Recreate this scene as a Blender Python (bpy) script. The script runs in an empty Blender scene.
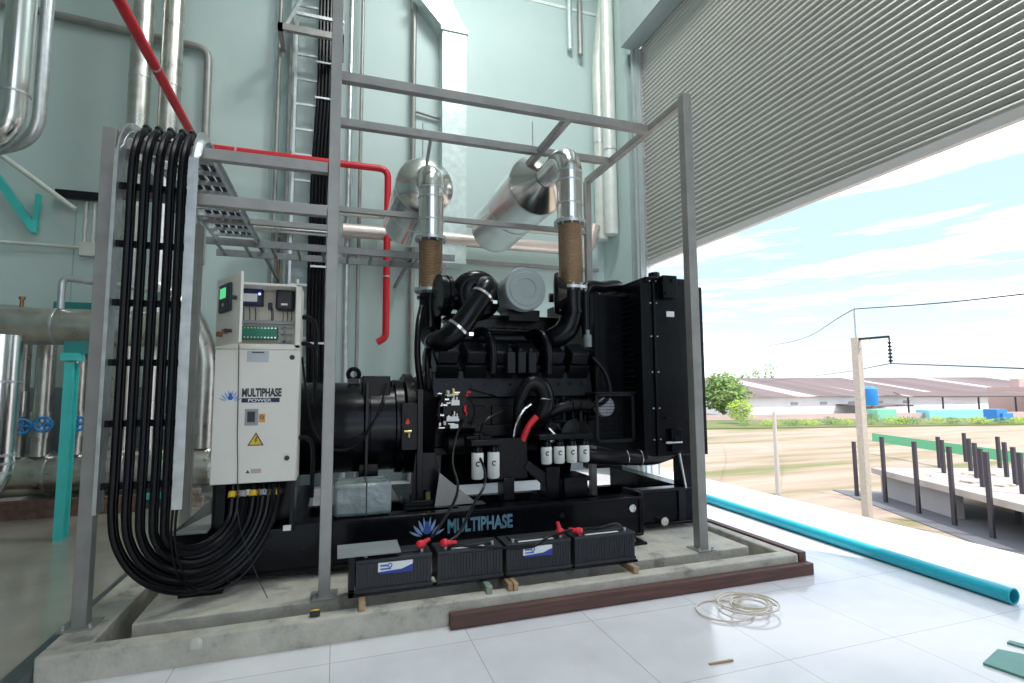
import bpy, bmesh, math, random
from mathutils import Vector, Matrix
random.seed(7)
PI = math.pi
C = bpy.context.scene.collection
sc = bpy.context.scene
V = Vector

# ------------------------------------------------------------------ camera
YAW, PITCH, ROLL, FPX, H = 0.322977, 0.0893157, -0.00706509, 524.8146, 1.5
cy, sy = math.cos(YAW), math.sin(YAW)
W_ = V((sy * math.cos(PITCH), cy * math.cos(PITCH), math.sin(PITCH)))
R0 = V((cy, -sy, 0)); U0 = R0.cross(W_)
R_ = R0 * math.cos(ROLL) + U0 * math.sin(ROLL)
U_ = -R0 * math.sin(ROLL) + U0 * math.cos(ROLL)
cd = bpy.data.cameras.new('camera'); cam = bpy.data.objects.new('camera', cd); C.objects.link(cam)
m = Matrix((R_, U_, -W_)).transposed().to_4x4(); m.translation = V((0, 0, H)); cam.matrix_world = m
cd.sensor_width = 36; cd.lens = FPX / 1024 * 36; cd.clip_end = 2000; cd.clip_start = .05
sc.camera = cam

def at(x, y, X=None, Y=None, Z=None):
    """survey helper: the point seen at pixel (x, y) on a plane of known X, Y or Z"""
    v = R_ * (x - 512) / FPX - U_ * (y - 341.5) / FPX + W_
    if X is not None: t = X / v.x
    elif Y is not None: t = Y / v.y
    else: t = (Z - H) / v.z
    return V((0, 0, H)) + v * t

# ------------------------------------------------------------------ materials
def mat(name, col, rough=.5, metal=0., n_scale=None, n_amt=.15, bump=0., emis=None, stretch=None, r_amt=0., coat=0., col2=None, alpha=None, trans=0.):
    m = bpy.data.materials.new(name); m.use_nodes = True
    nt = m.node_tree; b = nt.nodes['Principled BSDF']
    c = tuple(col) + (1,)
    b.inputs['Base Color'].default_value = c; b.inputs['Roughness'].default_value = rough; b.inputs['Metallic'].default_value = metal
    b.inputs['Coat Weight'].default_value = coat
    if max(col) < .03: b.inputs['Specular IOR Level'].default_value = .24
    if trans: b.inputs['Transmission Weight'].default_value = trans
    if emis: b.inputs['Emission Color'].default_value = tuple(emis[0]) + (1,); b.inputs['Emission Strength'].default_value = emis[1]
    if n_scale:
        tc = nt.nodes.new('ShaderNodeTexCoord'); mp = nt.nodes.new('ShaderNodeMapping')
        nt.links.new(tc.outputs['Object'], mp.inputs[0])
        if stretch: mp.inputs['Scale'].default_value = stretch
        n = nt.nodes.new('ShaderNodeTexNoise'); n.inputs['Scale'].default_value = n_scale; n.inputs['Detail'].default_value = 5
        nt.links.new(mp.outputs[0], n.inputs['Vector'])
        r = nt.nodes.new('ShaderNodeValToRGB'); r.color_ramp.elements[0].position = .3; r.color_ramp.elements[1].position = .7
        c2 = col2 or tuple(min(1, k * (1 + n_amt)) for k in col)
        r.color_ramp.elements[0].color = tuple(k * (1 - n_amt) for k in col) + (1,) if not col2 else c
        r.color_ramp.elements[1].color = tuple(c2) + (1,)
        nt.links.new(n.outputs['Fac'], r.inputs[0]); nt.links.new(r.outputs[0], b.inputs['Base Color'])
        if bump:
            bp = nt.nodes.new('ShaderNodeBump'); bp.inputs['Strength'].default_value = bump; bp.inputs['Distance'].default_value = .02
            nt.links.new(n.outputs['Fac'], bp.inputs['Height']); nt.links.new(bp.outputs[0], b.inputs['Normal'])
        if r_amt:
            mr = nt.nodes.new('ShaderNodeMapRange'); mr.inputs['To Min'].default_value = max(.02, rough - r_amt); mr.inputs['To Max'].default_value = rough + r_amt
            nt.links.new(n.outputs['Fac'], mr.inputs[0]); nt.links.new(mr.outputs[0], b.inputs['Roughness'])
    return m

M = {}
M['black'] = mat('black_gloss_paint', (.004, .0045, .007), .22, 0, 9, .3, .05, r_amt=.08)
M['black_matt'] = mat('black_cast_paint', (.004, .0045, .0065), .34, 0, 30, .3, .15)
M['rubber'] = mat('black_rubber', (.007, .007, .009), .28, 0, 20, .2)
M['cable'] = mat('black_cable_jacket', (.004, .004, .006), .3)
M['dark_panel'] = mat('dark_grey_panel', (.013, .014, .018), .34, 0, 12, .2)
M['steel'] = mat('painted_grey_steel', (.34, .332, .32), .42, .3, 6, .12, r_amt=.1)
M['galv'] = mat('galvanised_steel', (.62, .64, .66), .38, .85, 14, .12, .03, r_amt=.1)
M['galv_dull'] = mat('dull_galvanised_steel', (.27, .28, .275), .45, .6, 14, .12, .03, r_amt=.1)
M['clad'] = mat('aluminium_cladding', (.80, .80, .79), .22, 1., 5, .08, .04, r_amt=.08, stretch=(1, 1, .2))
M['clad_worn'] = mat('weathered_cladding', (.62, .60, .56), .3, .95, 6, .16, .08, r_amt=.1)
M['bellows'] = mat('bronze_braided_bellows', (.42, .30, .20), .45, .7, 60, .2, .3)
M['red'] = mat('red_pipe_paint', (.62, .015, .03), .35, 0, 5, .1)
M['teal'] = mat('turquoise_paint', (.07, .60, .57), .45, 0, 5, .08)
M['teal_dark'] = mat('dark_teal_paint', (.03, .24, .23), .5, 0, 5, .1)
M['pvc'] = mat('blue_green_plastic_pipe', (.03, .48, .62), .3, 0, 3, .08)
M['blue'] = mat('blue_valve_paint', (.03, .30, .70), .4)
M['cream'] = mat('cream_cabinet_enamel', (.86, .83, .76), .4, 0, 3, .03)
M['cream_in'] = mat('cream_inner_plate', (.62, .59, .50), .5)
M['white'] = mat('white_filter_paint', (.82, .83, .82), .35)
M['offwhite'] = mat('white_rope', (.78, .70, .60), .6)
M['label_white'] = mat('white_label', (.85, .86, .88), .4)
M['label_blue'] = mat('blue_label', (.02, .05, .35), .4)
M['navy'] = mat('navy_print', (.012, .015, .07), .5)
M['ink'] = mat('dark_print', (.03, .035, .045), .5)
M['skid_text'] = mat('blue_grey_lettering', (.12, .26, .36), .5, 0, 12, .3)
M['logo_blue'] = mat('blue_print', (.05, .12, .50), .5)
M['logo_pale'] = mat('pale_blue_print', (.30, .45, .75), .5)
M['yellow'] = mat('yellow_sign', (.85, .55, .03), .5)
M['orange'] = mat('orange_label', (.80, .38, .10), .5)
M['grey_plate'] = mat('grey_plate', (.36, .38, .40), .5)
M['silver_label'] = mat('silver_label', (.45, .48, .52), .4, .3)
M['green'] = mat('green_circuit', (.02, .25, .16), .4)
M['green_lcd'] = mat('green_screen', (.10, .55, .25), .3, emis=((.12, .8, .3), .5))
M['blue_led'] = mat('blue_led', (.2, .3, .9), .3, emis=((.25, .35, 1), 3))
M['copper'] = mat('copper', (.36, .17, .09), .4, .8)
M['brass'] = mat('brass', (.70, .55, .25), .3, .9)
M['chrome'] = mat('chrome', (.8, .8, .8), .15, 1)
M['red_cap'] = mat('red_rubber_cap', (.75, .02, .04), .35)
M['filter_grey'] = mat('blue_grey_filter_canister', (.33, .38, .39), .5, 0, 10, .06)
M['battery'] = mat('battery_case', (.022, .025, .032), .5, 0, 20, .2)
M['board'] = mat('grey_board', (.27, .29, .30), .5, 0, 5, .1)
M['brown'] = mat('brown_timber', (.11, .05, .042), .55, 0, 5, .35, .15, stretch=(.4, 8, 8))
M['timber'] = mat('raw_timber', (.45, .30, .18), .7, 0, 12, .3, .1)
M['green_board'] = mat('green_board', (.10, .32, .27), .45, 0, 8, .1)
M['plastic_wrap'] = mat('clear_plastic_wrap', (.26, .31, .32), .22, 0, 6, .3, 1.2)
M['wire_white'] = mat('white_wire', (.75, .75, .75), .5)
M['slat'] = mat('grey_roller_slats', (.50, .485, .455), .4, .3, 4, .06, stretch=(1, .2, 4))
M['rail'] = mat('pale_bottom_rail', (.62, .60, .60), .4, .2)
M['door_frame'] = mat('grey_door_frame', (.36, .42, .42), .5, 0, 5, .06)
M['pipe_white'] = mat('white_lagged_pipe', (.72, .74, .70), .45, .2, 5, .08, .05)
M['rose_pipe'] = mat('pinkish_lagged_pipe', (.72, .62, .57), .35, .5, 4, .08)
M['duct'] = mat('pale_galvanised_duct', (.62, .72, .70), .4, .35, 9, .12)
M['pole'] = mat('concrete_pole', (.42, .37, .31), .8, 0, 6, .1)
M['pole_small'] = mat('pale_lamp_post', (.50, .46, .42), .7)
M['h_white'] = mat('white_warehouse_wall', (.80, .80, .82), .7, 0, .3, .05)
M['dark_steel'] = mat('maroon_black_steel', (.035, .03, .04), .5)
M['net'] = mat('green_safety_net', (.12, .42, .22), .7)
M['slab_out'] = mat('pale_concrete_deck', (.42, .37, .33), .8, 0, .6, .12)
M['leaf'] = mat('tree_foliage', (.09, .18, .04), .7, 0, 1.5, .4, col2=(.22, .33, .07))
M['leaf2'] = mat('yellow_green_foliage', (.32, .44, .05), .7, 0, 2, .3)
M['bark'] = mat('bark', (.14, .10, .07), .8)
M['tank'] = mat('blue_tank', (.03, .22, .60), .4)

def tex(mname, build):
    m = bpy.data.materials.new(mname); m.use_nodes = True
    nt = m.node_tree; b = nt.nodes['Principled BSDF']
    build(nt, b, lambda t: nt.nodes.new(t), nt.links.new); return m
def ramp(N, stops):
    r = N('ShaderNodeValToRGB'); e = r.color_ramp.elements
    e[0].position, e[0].color = stops[0][0], tuple(stops[0][1]) + (1,)
    e[1].position, e[1].color = stops[-1][0], tuple(stops[-1][1]) + (1,)
    for p, c in stops[1:-1]:
        k = e.new(p); k.color = tuple(c) + (1,)
    return r

def _wall(nt, b, N, L):
    g = N('ShaderNodeNewGeometry'); n = N('ShaderNodeTexNoise'); n.inputs['Scale'].default_value = .7; n.inputs['Detail'].default_value = 6
    L(g.outputs['Position'], n.inputs['Vector'])
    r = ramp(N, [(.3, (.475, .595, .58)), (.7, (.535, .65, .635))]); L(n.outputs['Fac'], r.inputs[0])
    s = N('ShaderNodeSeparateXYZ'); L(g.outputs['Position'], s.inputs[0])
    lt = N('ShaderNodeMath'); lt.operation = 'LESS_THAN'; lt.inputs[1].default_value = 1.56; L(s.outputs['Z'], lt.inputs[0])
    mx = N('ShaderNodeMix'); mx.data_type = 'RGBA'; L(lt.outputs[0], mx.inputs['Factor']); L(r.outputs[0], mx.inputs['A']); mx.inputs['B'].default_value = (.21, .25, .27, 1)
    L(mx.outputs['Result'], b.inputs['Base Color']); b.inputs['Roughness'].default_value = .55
    bp = N('ShaderNodeBump'); bp.inputs['Strength'].default_value = .12; n2 = N('ShaderNodeTexNoise'); n2.inputs['Scale'].default_value = 6
    L(g.outputs['Position'], n2.inputs['Vector']); L(n2.outputs['Fac'], bp.inputs['Height']); L(bp.outputs[0], b.inputs['Normal'])
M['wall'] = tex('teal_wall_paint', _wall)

def _tile(nt, b, N, L):
    g = N('ShaderNodeNewGeometry'); mp = N('ShaderNodeMapping'); L(g.outputs['Position'], mp.inputs[0])
    br = N('ShaderNodeTexBrick'); br.offset = 0; br.inputs['Scale'].default_value = 1; br.inputs['Brick Width'].default_value = .8; br.inputs['Row Height'].default_value = .8
    br.inputs['Mortar Size'].default_value = .003; br.inputs['Mortar Smooth'].default_value = .3
    br.inputs['Color1'].default_value = (.80, .79, .835, 1); br.inputs['Color2'].default_value = (.83, .82, .855, 1); br.inputs['Mortar'].default_value = (.46, .46, .47, 1)
    L(mp.outputs[0], br.inputs['Vector'])
    n = N('ShaderNodeTexNoise'); n.inputs['Scale'].default_value = 3; n.inputs['Detail'].default_value = 6; L(g.outputs['Position'], n.inputs['Vector'])
    r = ramp(N, [(.3, (.88, .88, .88)), (.65, (1, 1, 1))]); L(n.outputs['Fac'], r.inputs[0])
    mx = N('ShaderNodeMix'); mx.data_type = 'RGBA'; mx.blend_type = 'MULTIPLY'; mx.inputs['Factor'].default_value = 1
    L(br.outputs['Color'], mx.inputs['A']); L(r.outputs[0], mx.inputs['B']); L(mx.outputs['Result'], b.inputs['Base Color'])
    mr = N('ShaderNodeMapRange'); mr.inputs['To Min'].default_value = .06; mr.inputs['To Max'].default_value = .22; L(n.outputs['Fac'], mr.inputs[0]); L(mr.outputs[0], b.inputs['Roughness'])
M['tile'] = tex('white_polished_tile', _tile)

def _epoxy(nt, b, N, L):
    g = N('ShaderNodeNewGeometry'); n = N('ShaderNodeTexNoise'); n.inputs['Scale'].default_value = 1.3; n.inputs['Detail'].default_value = 7
    L(g.outputs['Position'], n.inputs['Vector'])
    r = ramp(N, [(.3, (.30, .28, .235)), (.6, (.40, .375, .315)), (.8, (.46, .44, .375))]); L(n.outputs['Fac'], r.inputs[0]); L(r.outputs[0], b.inputs['Base Color'])
    b.inputs['Roughness'].default_value = .16
M['epoxy'] = tex('glossy_beige_grey_floor', _epoxy)

def _conc(nt, b, N, L):
    g = N('ShaderNodeNewGeometry'); n = N('ShaderNodeTexNoise'); n.inputs['Scale'].default_value = 5; n.inputs['Detail'].default_value = 9; n.inputs['Roughness'].default_value = .65
    L(g.outputs['Position'], n.inputs['Vector'])
    r = ramp(N, [(.34, (.30, .285, .25)), (.44, (.50, .47, .41)), (.7, (.64, .60, .52))]); L(n.outputs['Fac'], r.inputs[0]); L(r.outputs[0], b.inputs['Base Color'])
    b.inputs['Roughness'].default_value = .85
    bp = N('ShaderNodeBump'); bp.inputs['Strength'].default_value = .5; bp.inputs['Distance'].default_value = .02
    n2 = N('ShaderNodeTexNoise'); n2.inputs['Scale'].default_value = 22; n2.inputs['Detail'].default_value = 6; L(g.outputs['Position'], n2.inputs['Vector'])
    L(n2.outputs['Fac'], bp.inputs['Height']); L(bp.outputs[0], b.inputs['Normal'])
M['conc'] = tex('rough_cast_concrete', _conc)

def _field(nt, b, N, L):
    g = N('ShaderNodeNewGeometry'); mp = N('ShaderNodeMapping'); mp.inputs['Rotation'].default_value = (0, 0, -.75); mp.inputs['Scale'].default_value = (.03, .22, 1)
    L(g.outputs['Position'], mp.inputs[0])
    n = N('ShaderNodeTexNoise'); n.inputs['Scale'].default_value = 1; n.inputs['Detail'].default_value = 8; n.inputs['Roughness'].default_value = .6; L(mp.outputs[0], n.inputs['Vector'])
    r = ramp(N, [(.36, (.17, .175, .06)), (.45, (.31, .235, .155)), (.56, (.40, .31, .23)), (.72, (.26, .195, .14))]); L(n.outputs['Fac'], r.inputs[0])
    L(r.outputs[0], b.inputs['Base Color']); b.inputs['Roughness'].default_value = .9
M['field'] = tex('dry_field_soil_and_grass', _field)

def _roof(nt, b, N, L):
    tc = N('ShaderNodeTexCoord'); mp = N('ShaderNodeMapping'); mp.inputs['Scale'].default_value = (.09, .004, .004); L(tc.outputs['Object'], mp.inputs[0])
    n = N('ShaderNodeTexNoise'); n.inputs['Scale'].default_value = 1; n.inputs['Detail'].default_value = 4; L(mp.outputs[0], n.inputs['Vector'])
    r = ramp(N, [(.40, (.125, .085, .078)), (.56, (.18, .125, .11)), (.60, (.62, .52, .52)), (.75, (.5, .4, .4))]); r.color_ramp.interpolation = 'LINEAR'
    L(n.outputs['Fac'], r.inputs[0]); L(r.outputs[0], b.inputs['Base Color']); b.inputs['Roughness'].default_value = .7
M['roof'] = tex('rusty_sheet_roof', _roof)

# ------------------------------------------------------------------ mesh builder
class MB:
    def __init__(s): s.bm = bmesh.new()
    def box(s, x0, x1, y0, y1, z0, z1, rot=None, piv=None):
        c = [V((x, y, z)) for x in (x0, x1) for y in (y0, y1) for z in (z0, z1)]
        if rot is not None:
            p = V(piv) if piv else (c[0] + c[7]) / 2
            c = [rot @ (q - p) + p for q in c]
        v = [s.bm.verts.new(q) for q in c]
        for f in ((0, 1, 3, 2), (4, 6, 7, 5), (0, 4, 5, 1), (2, 3, 7, 6), (0, 2, 6, 4), (1, 5, 7, 3)): s.bm.faces.new([v[i] for i in f])
        return s
    def beam(s, p0, p1, w, h, up=(0, 0, 1)):
        p0, p1 = V(p0), V(p1); d = (p1 - p0).normalized(); u = V(up)
        if abs(d.dot(u)) > .98: u = V((0, 1, 0))
        a = d.cross(u).normalized() * w / 2; b_ = a.cross(d).normalized() * h / 2
        v = [s.bm.verts.new(p + i * a + j * b_) for p in (p0, p1) for i, j in ((-1, -1), (1, -1), (1, 1), (-1, 1))]
        for f in ((0, 3, 2, 1), (4, 5, 6, 7), (0, 1, 5, 4), (1, 2, 6, 5), (2, 3, 7, 6), (3, 0, 4, 7)): s.bm.faces.new([v[i] for i in f])
        return s
    def cyl(s, p0, p1, r, r2=None, n=24, cap=True):
        return s.rings([(p0, r), (p1, r if r2 is None else r2)], n, cap)
    def rings(s, prof, n=24, cap=True):
        """straight axis, list of (point, radius)"""
        p0, p1 = V(prof[0][0]), V(prof[-1][0]); d = (p1 - p0)
        if d.length < 1e-6:
            for q in prof:
                if (V(q[0]) - p0).length > 1e-6: d = V(q[0]) - p0
        d.normalize(); u = V((0, 0, 1)) if abs(d.z) < .9 else V((1, 0, 0))
        a = d.cross(u).normalized(); b_ = a.cross(d)
        R = [[s.bm.verts.new(V(p) + (a * math.cos(2 * PI * k / n) + b_ * math.sin(2 * PI * k / n)) * r) for k in range(n)] for p, r in prof]
        for A, B in zip(R, R[1:]):
            for k in range(n): s.bm.faces.new((A[k], A[(k + 1) % n], B[(k + 1) % n], B[k]))
        if cap:
            s.bm.faces.new(R[0][::-1]); s.bm.faces.new(R[-1])
        return s
    def lathe(s, origin, axis, prof, n=28, cap=True):
        """prof = [(distance along axis, radius)]"""
        o = V(origin); d = V(axis).normalized(); u = V((0, 0, 1)) if abs(d.z) < .9 else V((1, 0, 0))
        a = d.cross(u).normalized(); b_ = a.cross(d)
        R = [[s.bm.verts.new(o + d * t + (a * math.cos(2 * PI * k / n) + b_ * math.sin(2 * PI * k / n)) * max(r, 1e-4)) for k in range(n)] for t, r in prof]
        for A, B in zip(R, R[1:]):
            for k in range(n): s.bm.faces.new((A[k], A[(k + 1) % n], B[(k + 1) % n], B[k]))
        if cap:
            s.bm.faces.new(R[0][::-1]); s.bm.faces.new(R[-1])
        return s
    def tube(s, pts, r, n=10, sub=6, smooth=True, radii=None):
        pts = [V(p) for p in pts]
        if smooth and len(pts) > 2: pts, radii = catmull(pts, sub, radii)
        prev = None; R = []
        for i, p in enumerate(pts):
            t = (pts[min(i + 1, len(pts) - 1)] - pts[max(i - 1, 0)]).normalized()
            if prev is None:
                u = V((0, 0, 1)) if abs(t.z) < .9 else V((0, 1, 0)); a = t.cross(u).normalized()
            else: a = (prev - t * prev.dot(t)).normalized()
            prev = a; b_ = t.cross(a); rr = radii[i] if radii else r
            R.append([s.bm.verts.new(p + (a * math.cos(2 * PI * k / n) + b_ * math.sin(2 * PI * k / n)) * rr) for k in range(n)])
        for A, B in zip(R, R[1:]):
            for k in range(n): s.bm.faces.new((A[k], A[(k + 1) % n], B[(k + 1) % n], B[k]))
        s.bm.faces.new(R[0][::-1]); s.bm.faces.new(R[-1]); return s
    def prism(s, pts, d):
        """polygon pts (3D) extruded by vector d"""
        d = V(d); A = [s.bm.verts.new(V(p)) for p in pts]; B = [s.bm.verts.new(V(p) + d) for p in pts]; n = len(pts)
        s.bm.faces.new(A); s.bm.faces.new(B[::-1])
        for k in range(n): s.bm.faces.new((A[k], B[k], B[(k + 1) % n], A[(k + 1) % n]))
        return s
    def torus(s, c, axis, R, r, n=32, k=10, a0=0, a1=2 * PI):
        d = V(axis).normalized(); u = V((0, 0, 1)) if abs(d.z) < .9 else V((1, 0, 0)); a = d.cross(u).normalized(); b_ = a.cross(d)
        full = abs(a1 - a0 - 2 * PI) < 1e-6; nn = n if full else n + 1
        G = []
        for i in range(nn):
            t = a0 + (a1 - a0) * i / n; e = a * math.cos(t) + b_ * math.sin(t)
            G.append([s.bm.verts.new(V(c) + e * (R + r * math.cos(2 * PI * j / k)) + d * r * math.sin(2 * PI * j / k)) for j in range(k)])
        for i in range(nn if full else nn - 1):
            A, B = G[i], G[(i + 1) % nn]
            for j in range(k): s.bm.faces.new((A[j], A[(j + 1) % k], B[(j + 1) % k], B[j]))
        return s
    def bolts(s, pts, axis, r=.012, h=.012, n=6):
        for p in pts: s.cyl(p, V(p) + V(axis) * h, r, n=n)
        return s
    def ico(s, c, r, sub=1, jit=0., sq=(1, 1, 1)):
        g = bmesh.ops.create_icosphere(s.bm, subdivisions=sub, radius=r)
        for v in g['verts']:
            v.co = V((v.co.x * sq[0], v.co.y * sq[1], v.co.z * sq[2])) * (1 + random.uniform(-jit, jit)) + V(c)
        return s
def catmull(p, sub, radii=None):
    q = [p[0] * 2 - p[1]] + p + [p[-1] * 2 - p[-2]]; out = []; ro = [] if radii else None
    for i in range(1, len(q) - 2):
        for k in range(sub):
            t = k / sub; a, b_, c, d = q[i - 1], q[i], q[i + 1], q[i + 2]
            out.append(.5 * ((2 * b_) + (c - a) * t + (2 * a - 5 * b_ + 4 * c - d) * t * t + (3 * b_ - a - 3 * c + d) * t ** 3))
            if radii: ro.append(radii[i - 1] * (1 - t) + radii[i] * t)
    out.append(p[-1])
    if radii: ro.append(radii[-1])
    return out, ro

ORG = {}
def finish(name, bm, mt, parent=None, bevel=0, smooth=True, weld=False):
    bmesh.ops.recalc_face_normals(bm, faces=bm.faces[:])
    if parent is not None: T = ORG[parent.name]
    else:
        xs = [v.co.x for v in bm.verts]; ys = [v.co.y for v in bm.verts]; zs = [v.co.z for v in bm.verts]
        T = V(((min(xs) + max(xs)) / 2, (min(ys) + max(ys)) / 2, min(zs)))
    for v in bm.verts: v.co -= T
    me = bpy.data.meshes.new(name); bm.to_mesh(me); bm.free()
    me.materials.append(mt)
    if smooth:
        me.polygons.foreach_set('use_smooth', [True] * len(me.polygons)); me.set_sharp_from_angle(angle=math.radians(38))
    o = bpy.data.objects.new(name, me); C.objects.link(o)
    if parent is not None: o.parent = parent
    else: o.location = T
    ORG[o.name] = T
    if bevel:
        md = o.modifiers.new('bevel', 'BEVEL'); md.width = bevel; md.segments = 2; md.limit_method = 'ANGLE'; md.angle_limit = math.radians(40)
    return o
def ob(name, mb, mt, parent=None, bevel=0, label=None, smooth=True):
    o = finish(name, mb.bm, M[mt] if isinstance(mt, str) else mt, parent, bevel, smooth)
    if label: o['label'] = label
    return o
def tag(o, label, cat, group=None, kind=None):
    o['label'] = label; o['category'] = cat
    if group: o['group'] = group
    if kind: o['kind'] = kind
    return o
def thing(name, label, cat, loc, group=None):
    o = bpy.data.objects.new(name, None); C.objects.link(o); o.location = loc; o.empty_display_size = .1
    ORG[o.name] = V(loc); return tag(o, label, cat, group)
def struct(name, mb, mt, parent=None, bevel=0):
    o = ob(name, mb, mt, parent, bevel)
    if parent is None: o['kind'] = 'structure'
    return o
def copy_tree(src, loc, label=None):
    r = src.copy(); C.objects.link(r); r.location = loc
    if label: r['label'] = label
    for ch in [o for o in C.objects if o.parent == src]:
        c = ch.copy(); C.objects.link(c); c.parent = r
        for g in [o for o in C.objects if o.parent == ch]:
            d = g.copy(); C.objects.link(d); d.parent = c
    ORG[r.name] = V(loc); return r
def text(body, size, origin, mt, parent, sx=1., bold=.0, ex=.001, xdir=(1, 0, 0), ydir=(0, 0, 1), name='lettering', align='LEFT'):
    cu = bpy.data.curves.new('t', 'FONT'); cu.body = body; cu.size = size; cu.offset = bold; cu.extrude = ex; cu.align_x = align
    t = bpy.data.objects.new('t', cu); C.objects.link(t)
    dg = bpy.context.evaluated_depsgraph_get(); me = bpy.data.meshes.new_from_object(t.evaluated_get(dg))
    bpy.data.objects.remove(t); bpy.data.curves.remove(cu)
    bm = bmesh.new(); bm.from_mesh(me); bpy.data.meshes.remove(me)
    xd, yd = V(xdir), V(ydir); nd = xd.cross(yd)
    for v in bm.verts: v.co = V(origin) + xd * v.co.x * sx + yd * v.co.y + nd * v.co.z
    return finish(name, bm, M[mt], parent, smooth=False)

# ================================================================== SETTING
XW, YB, SH_TOP, SH_BOT = 5.0, 8.95, 7.5, 3.6
struct('floor', MB().box(-1.47, 3.56, -9, 3.43, -.2, 0).box(3.56, 5.8, -9, YB + .2, -.2, 0).box(-1.2, 3.56, 6.1, YB + .2, -.2, 0), 'tile')
struct('floor_left', MB().box(-14, -1.47, -9, YB + .2, -.2, 0).box(-1.47, -1.2, 6.1, YB + .2, -.2, 0), 'epoxy')
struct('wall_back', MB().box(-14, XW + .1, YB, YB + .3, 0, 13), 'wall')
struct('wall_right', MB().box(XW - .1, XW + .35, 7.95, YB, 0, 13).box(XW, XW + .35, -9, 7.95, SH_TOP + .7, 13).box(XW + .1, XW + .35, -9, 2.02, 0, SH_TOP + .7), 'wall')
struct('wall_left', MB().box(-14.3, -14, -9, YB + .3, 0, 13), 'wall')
struct('wall_front_blocker', MB().box(-14, -2.2, -9.3, -9, 0, 13), 'wall')  # partial wall behind the camera, added to block light on the left
struct('ceiling', MB().box(-14.3, XW + .4, -9.3, YB + .3, 13, 13.2), mat('white_ceiling', (.75, .78, .76), .8))
# white pilaster and panel joints on the back wall
struct('trim_1', MB().box(-.02, .05, YB - .03, YB, 1.56, 13), mat('pale_trim', (.7, .78, .76), .5))
struct('trim_2', MB().box(1.15, 1.62, YB - .12, YB, 0, 13), 'wall')
struct('trim_3', MB().box(-14, 4.9, YB - .015, YB, 9.0, 9.06), mat('pale_joint_trim', (.8, .84, .82), .5))
struct('trim_4', MB().box(-1.06, -.84, YB - .05, YB, 0, 13), mat('green_grey_trim', (.30, .42, .41), .5))
for k, x in enumerate((-3.6, -2.45)):
    struct('trim_%d' % (5 + k), MB().box(x, x + .012, YB - .006, YB, 1.56, 4.2), mat('joint_%d' % k, (.36, .46, .44), .6))
# shutter housing, guide column and roller shutter
struct('trim_7', MB().box(4.65, 4.98, -9, 7.72, SH_TOP, SH_TOP + 1.0), 'door_frame')
struct('trim_8', MB().box(4.9, 4.99, 7.66, 7.95, 0, SH_TOP).box(4.86, 4.9, 7.70, 7.74, 0, SH_TOP).box(4.86, 4.9, 7.84, 7.88, 0, SH_TOP), 'door_frame')
sh = thing('roller_shutter', 'wide grey corrugated roller shutter half raised over the open loading bay', 'roller shutter', (XW + .04, 4.8, SH_BOT))
bm = bmesh.new(); pitch_ = .078; n = int((SH_TOP - SH_BOT) / pitch_) + 1; prof = []
for i in range(n):
    z = SH_BOT + .06 + i * pitch_
    for f, d in ((0, 0), (.12, .0), (.25, -.012), (.45, -.019), (.65, -.017), (.82, -.008), (.9, .006)): prof.append((z + f * pitch_, XW + .04 + d))
rows = []
for z, x in prof: rows.append([bm.verts.new((x, y, z)) for y in (1.9, 7.66)])
back = [[bm.verts.new((XW + .075, y, z)) for y in (1.9, 7.66)] for z in (prof[-1][0], prof[0][0])]
loop = rows + back
for A, B in zip(loop, loop[1:] + loop[:1]): bm.faces.new((A[0], A[1], B[1], B[0]))
bm.faces.new([r[0] for r in loop]); bm.faces.new([r[1] for r in loop][::-1])
finish('curtain', bm, M['slat'], sh, smooth=True)
ob('bottom_rail', MB().box(XW + .01, XW + .08, 1.9, 7.66, SH_BOT - .03, SH_BOT + .06), 'rail', sh)
ob('guide_rail', MB().box(XW - .01, XW + .10, 7.64, 7.70, 0, SH_TOP), 'galv', sh)

# ---- pit, curb and plinth
struct('curb', MB().box(-1.43, 3.58, 3.43, 3.54, -.3, .15).box(-1.43, -1.22, 3.54, 6.1, -.3, .15)
       .box(3.48, 3.58, 3.54, 6.1, -.3, .15).box(-1.43, 3.58, 6.02, 6.1, -.3, .03), 'conc', bevel=.012)
struct('pit_floor', MB().box(-1.3, 3.5, 3.5, 6.05, -.32, -.2), 'conc')
struct('plinth', MB().box(-1.10, 3.36, 3.73, 5.98, -.2, .15), 'conc', bevel=.01)
struct('trim_9', MB().box(-1.52, -1.43, 2.6, 6.4, -.01, .10), mat('dark_grey_angle', (.10, .115, .12), .35, .3))
tag(ob('timber_plank', MB().box(.71, 3.66, 3.36, 3.425, 0, .09), 'brown', bevel=.004), 'long dark brown plank lying on edge against the front of the concrete curb', 'plank')
tag(ob('timber_plank', MB().box(3.59, 3.66, 3.43, 6.0, 0, .16), 'brown', bevel=.004), 'reddish brown plank standing along the right side of the concrete curb', 'plank')

# ================================================================== STEEL FRAME
fr = thing('pipe_gantry', 'grey square-tube steel frame standing round the generator', 'frame', (-.05, 3.78, .15))
S = .075; FY, RY = 3.80, 5.75; XL, XC, XR, ZT, ZL = -1.37, -.045, 2.93, 4.08, 3.12
def post(x, y, top, s=S):
    ob('post', MB().box(x - s / 2, x + s / 2, y - s / 2, y + s / 2, .155, top), 'steel', fr, bevel=.004)
    b_ = ob('base_plate', MB().box(x - .085, x + .085, y - .085, y + .085, .15, .158), 'steel', fr)
    ob('anchor_bolt', MB().cyl((x - .065, y - .06, .158), (x - .065, y - .06, .18), .01, n=8), 'galv', b_)
    ob('anchor_bolt', MB().cyl((x + .065, y - .06, .158), (x + .065, y - .06, .18), .01, n=8), 'galv', b_)
post(XL, FY, ZL + .02); post(XC, FY, 5.6); post(XR, FY, ZT + .05, .085)
post(-1.31, RY, ZL); post(XC, RY, 4.1); post(XR, RY, ZT)
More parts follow.
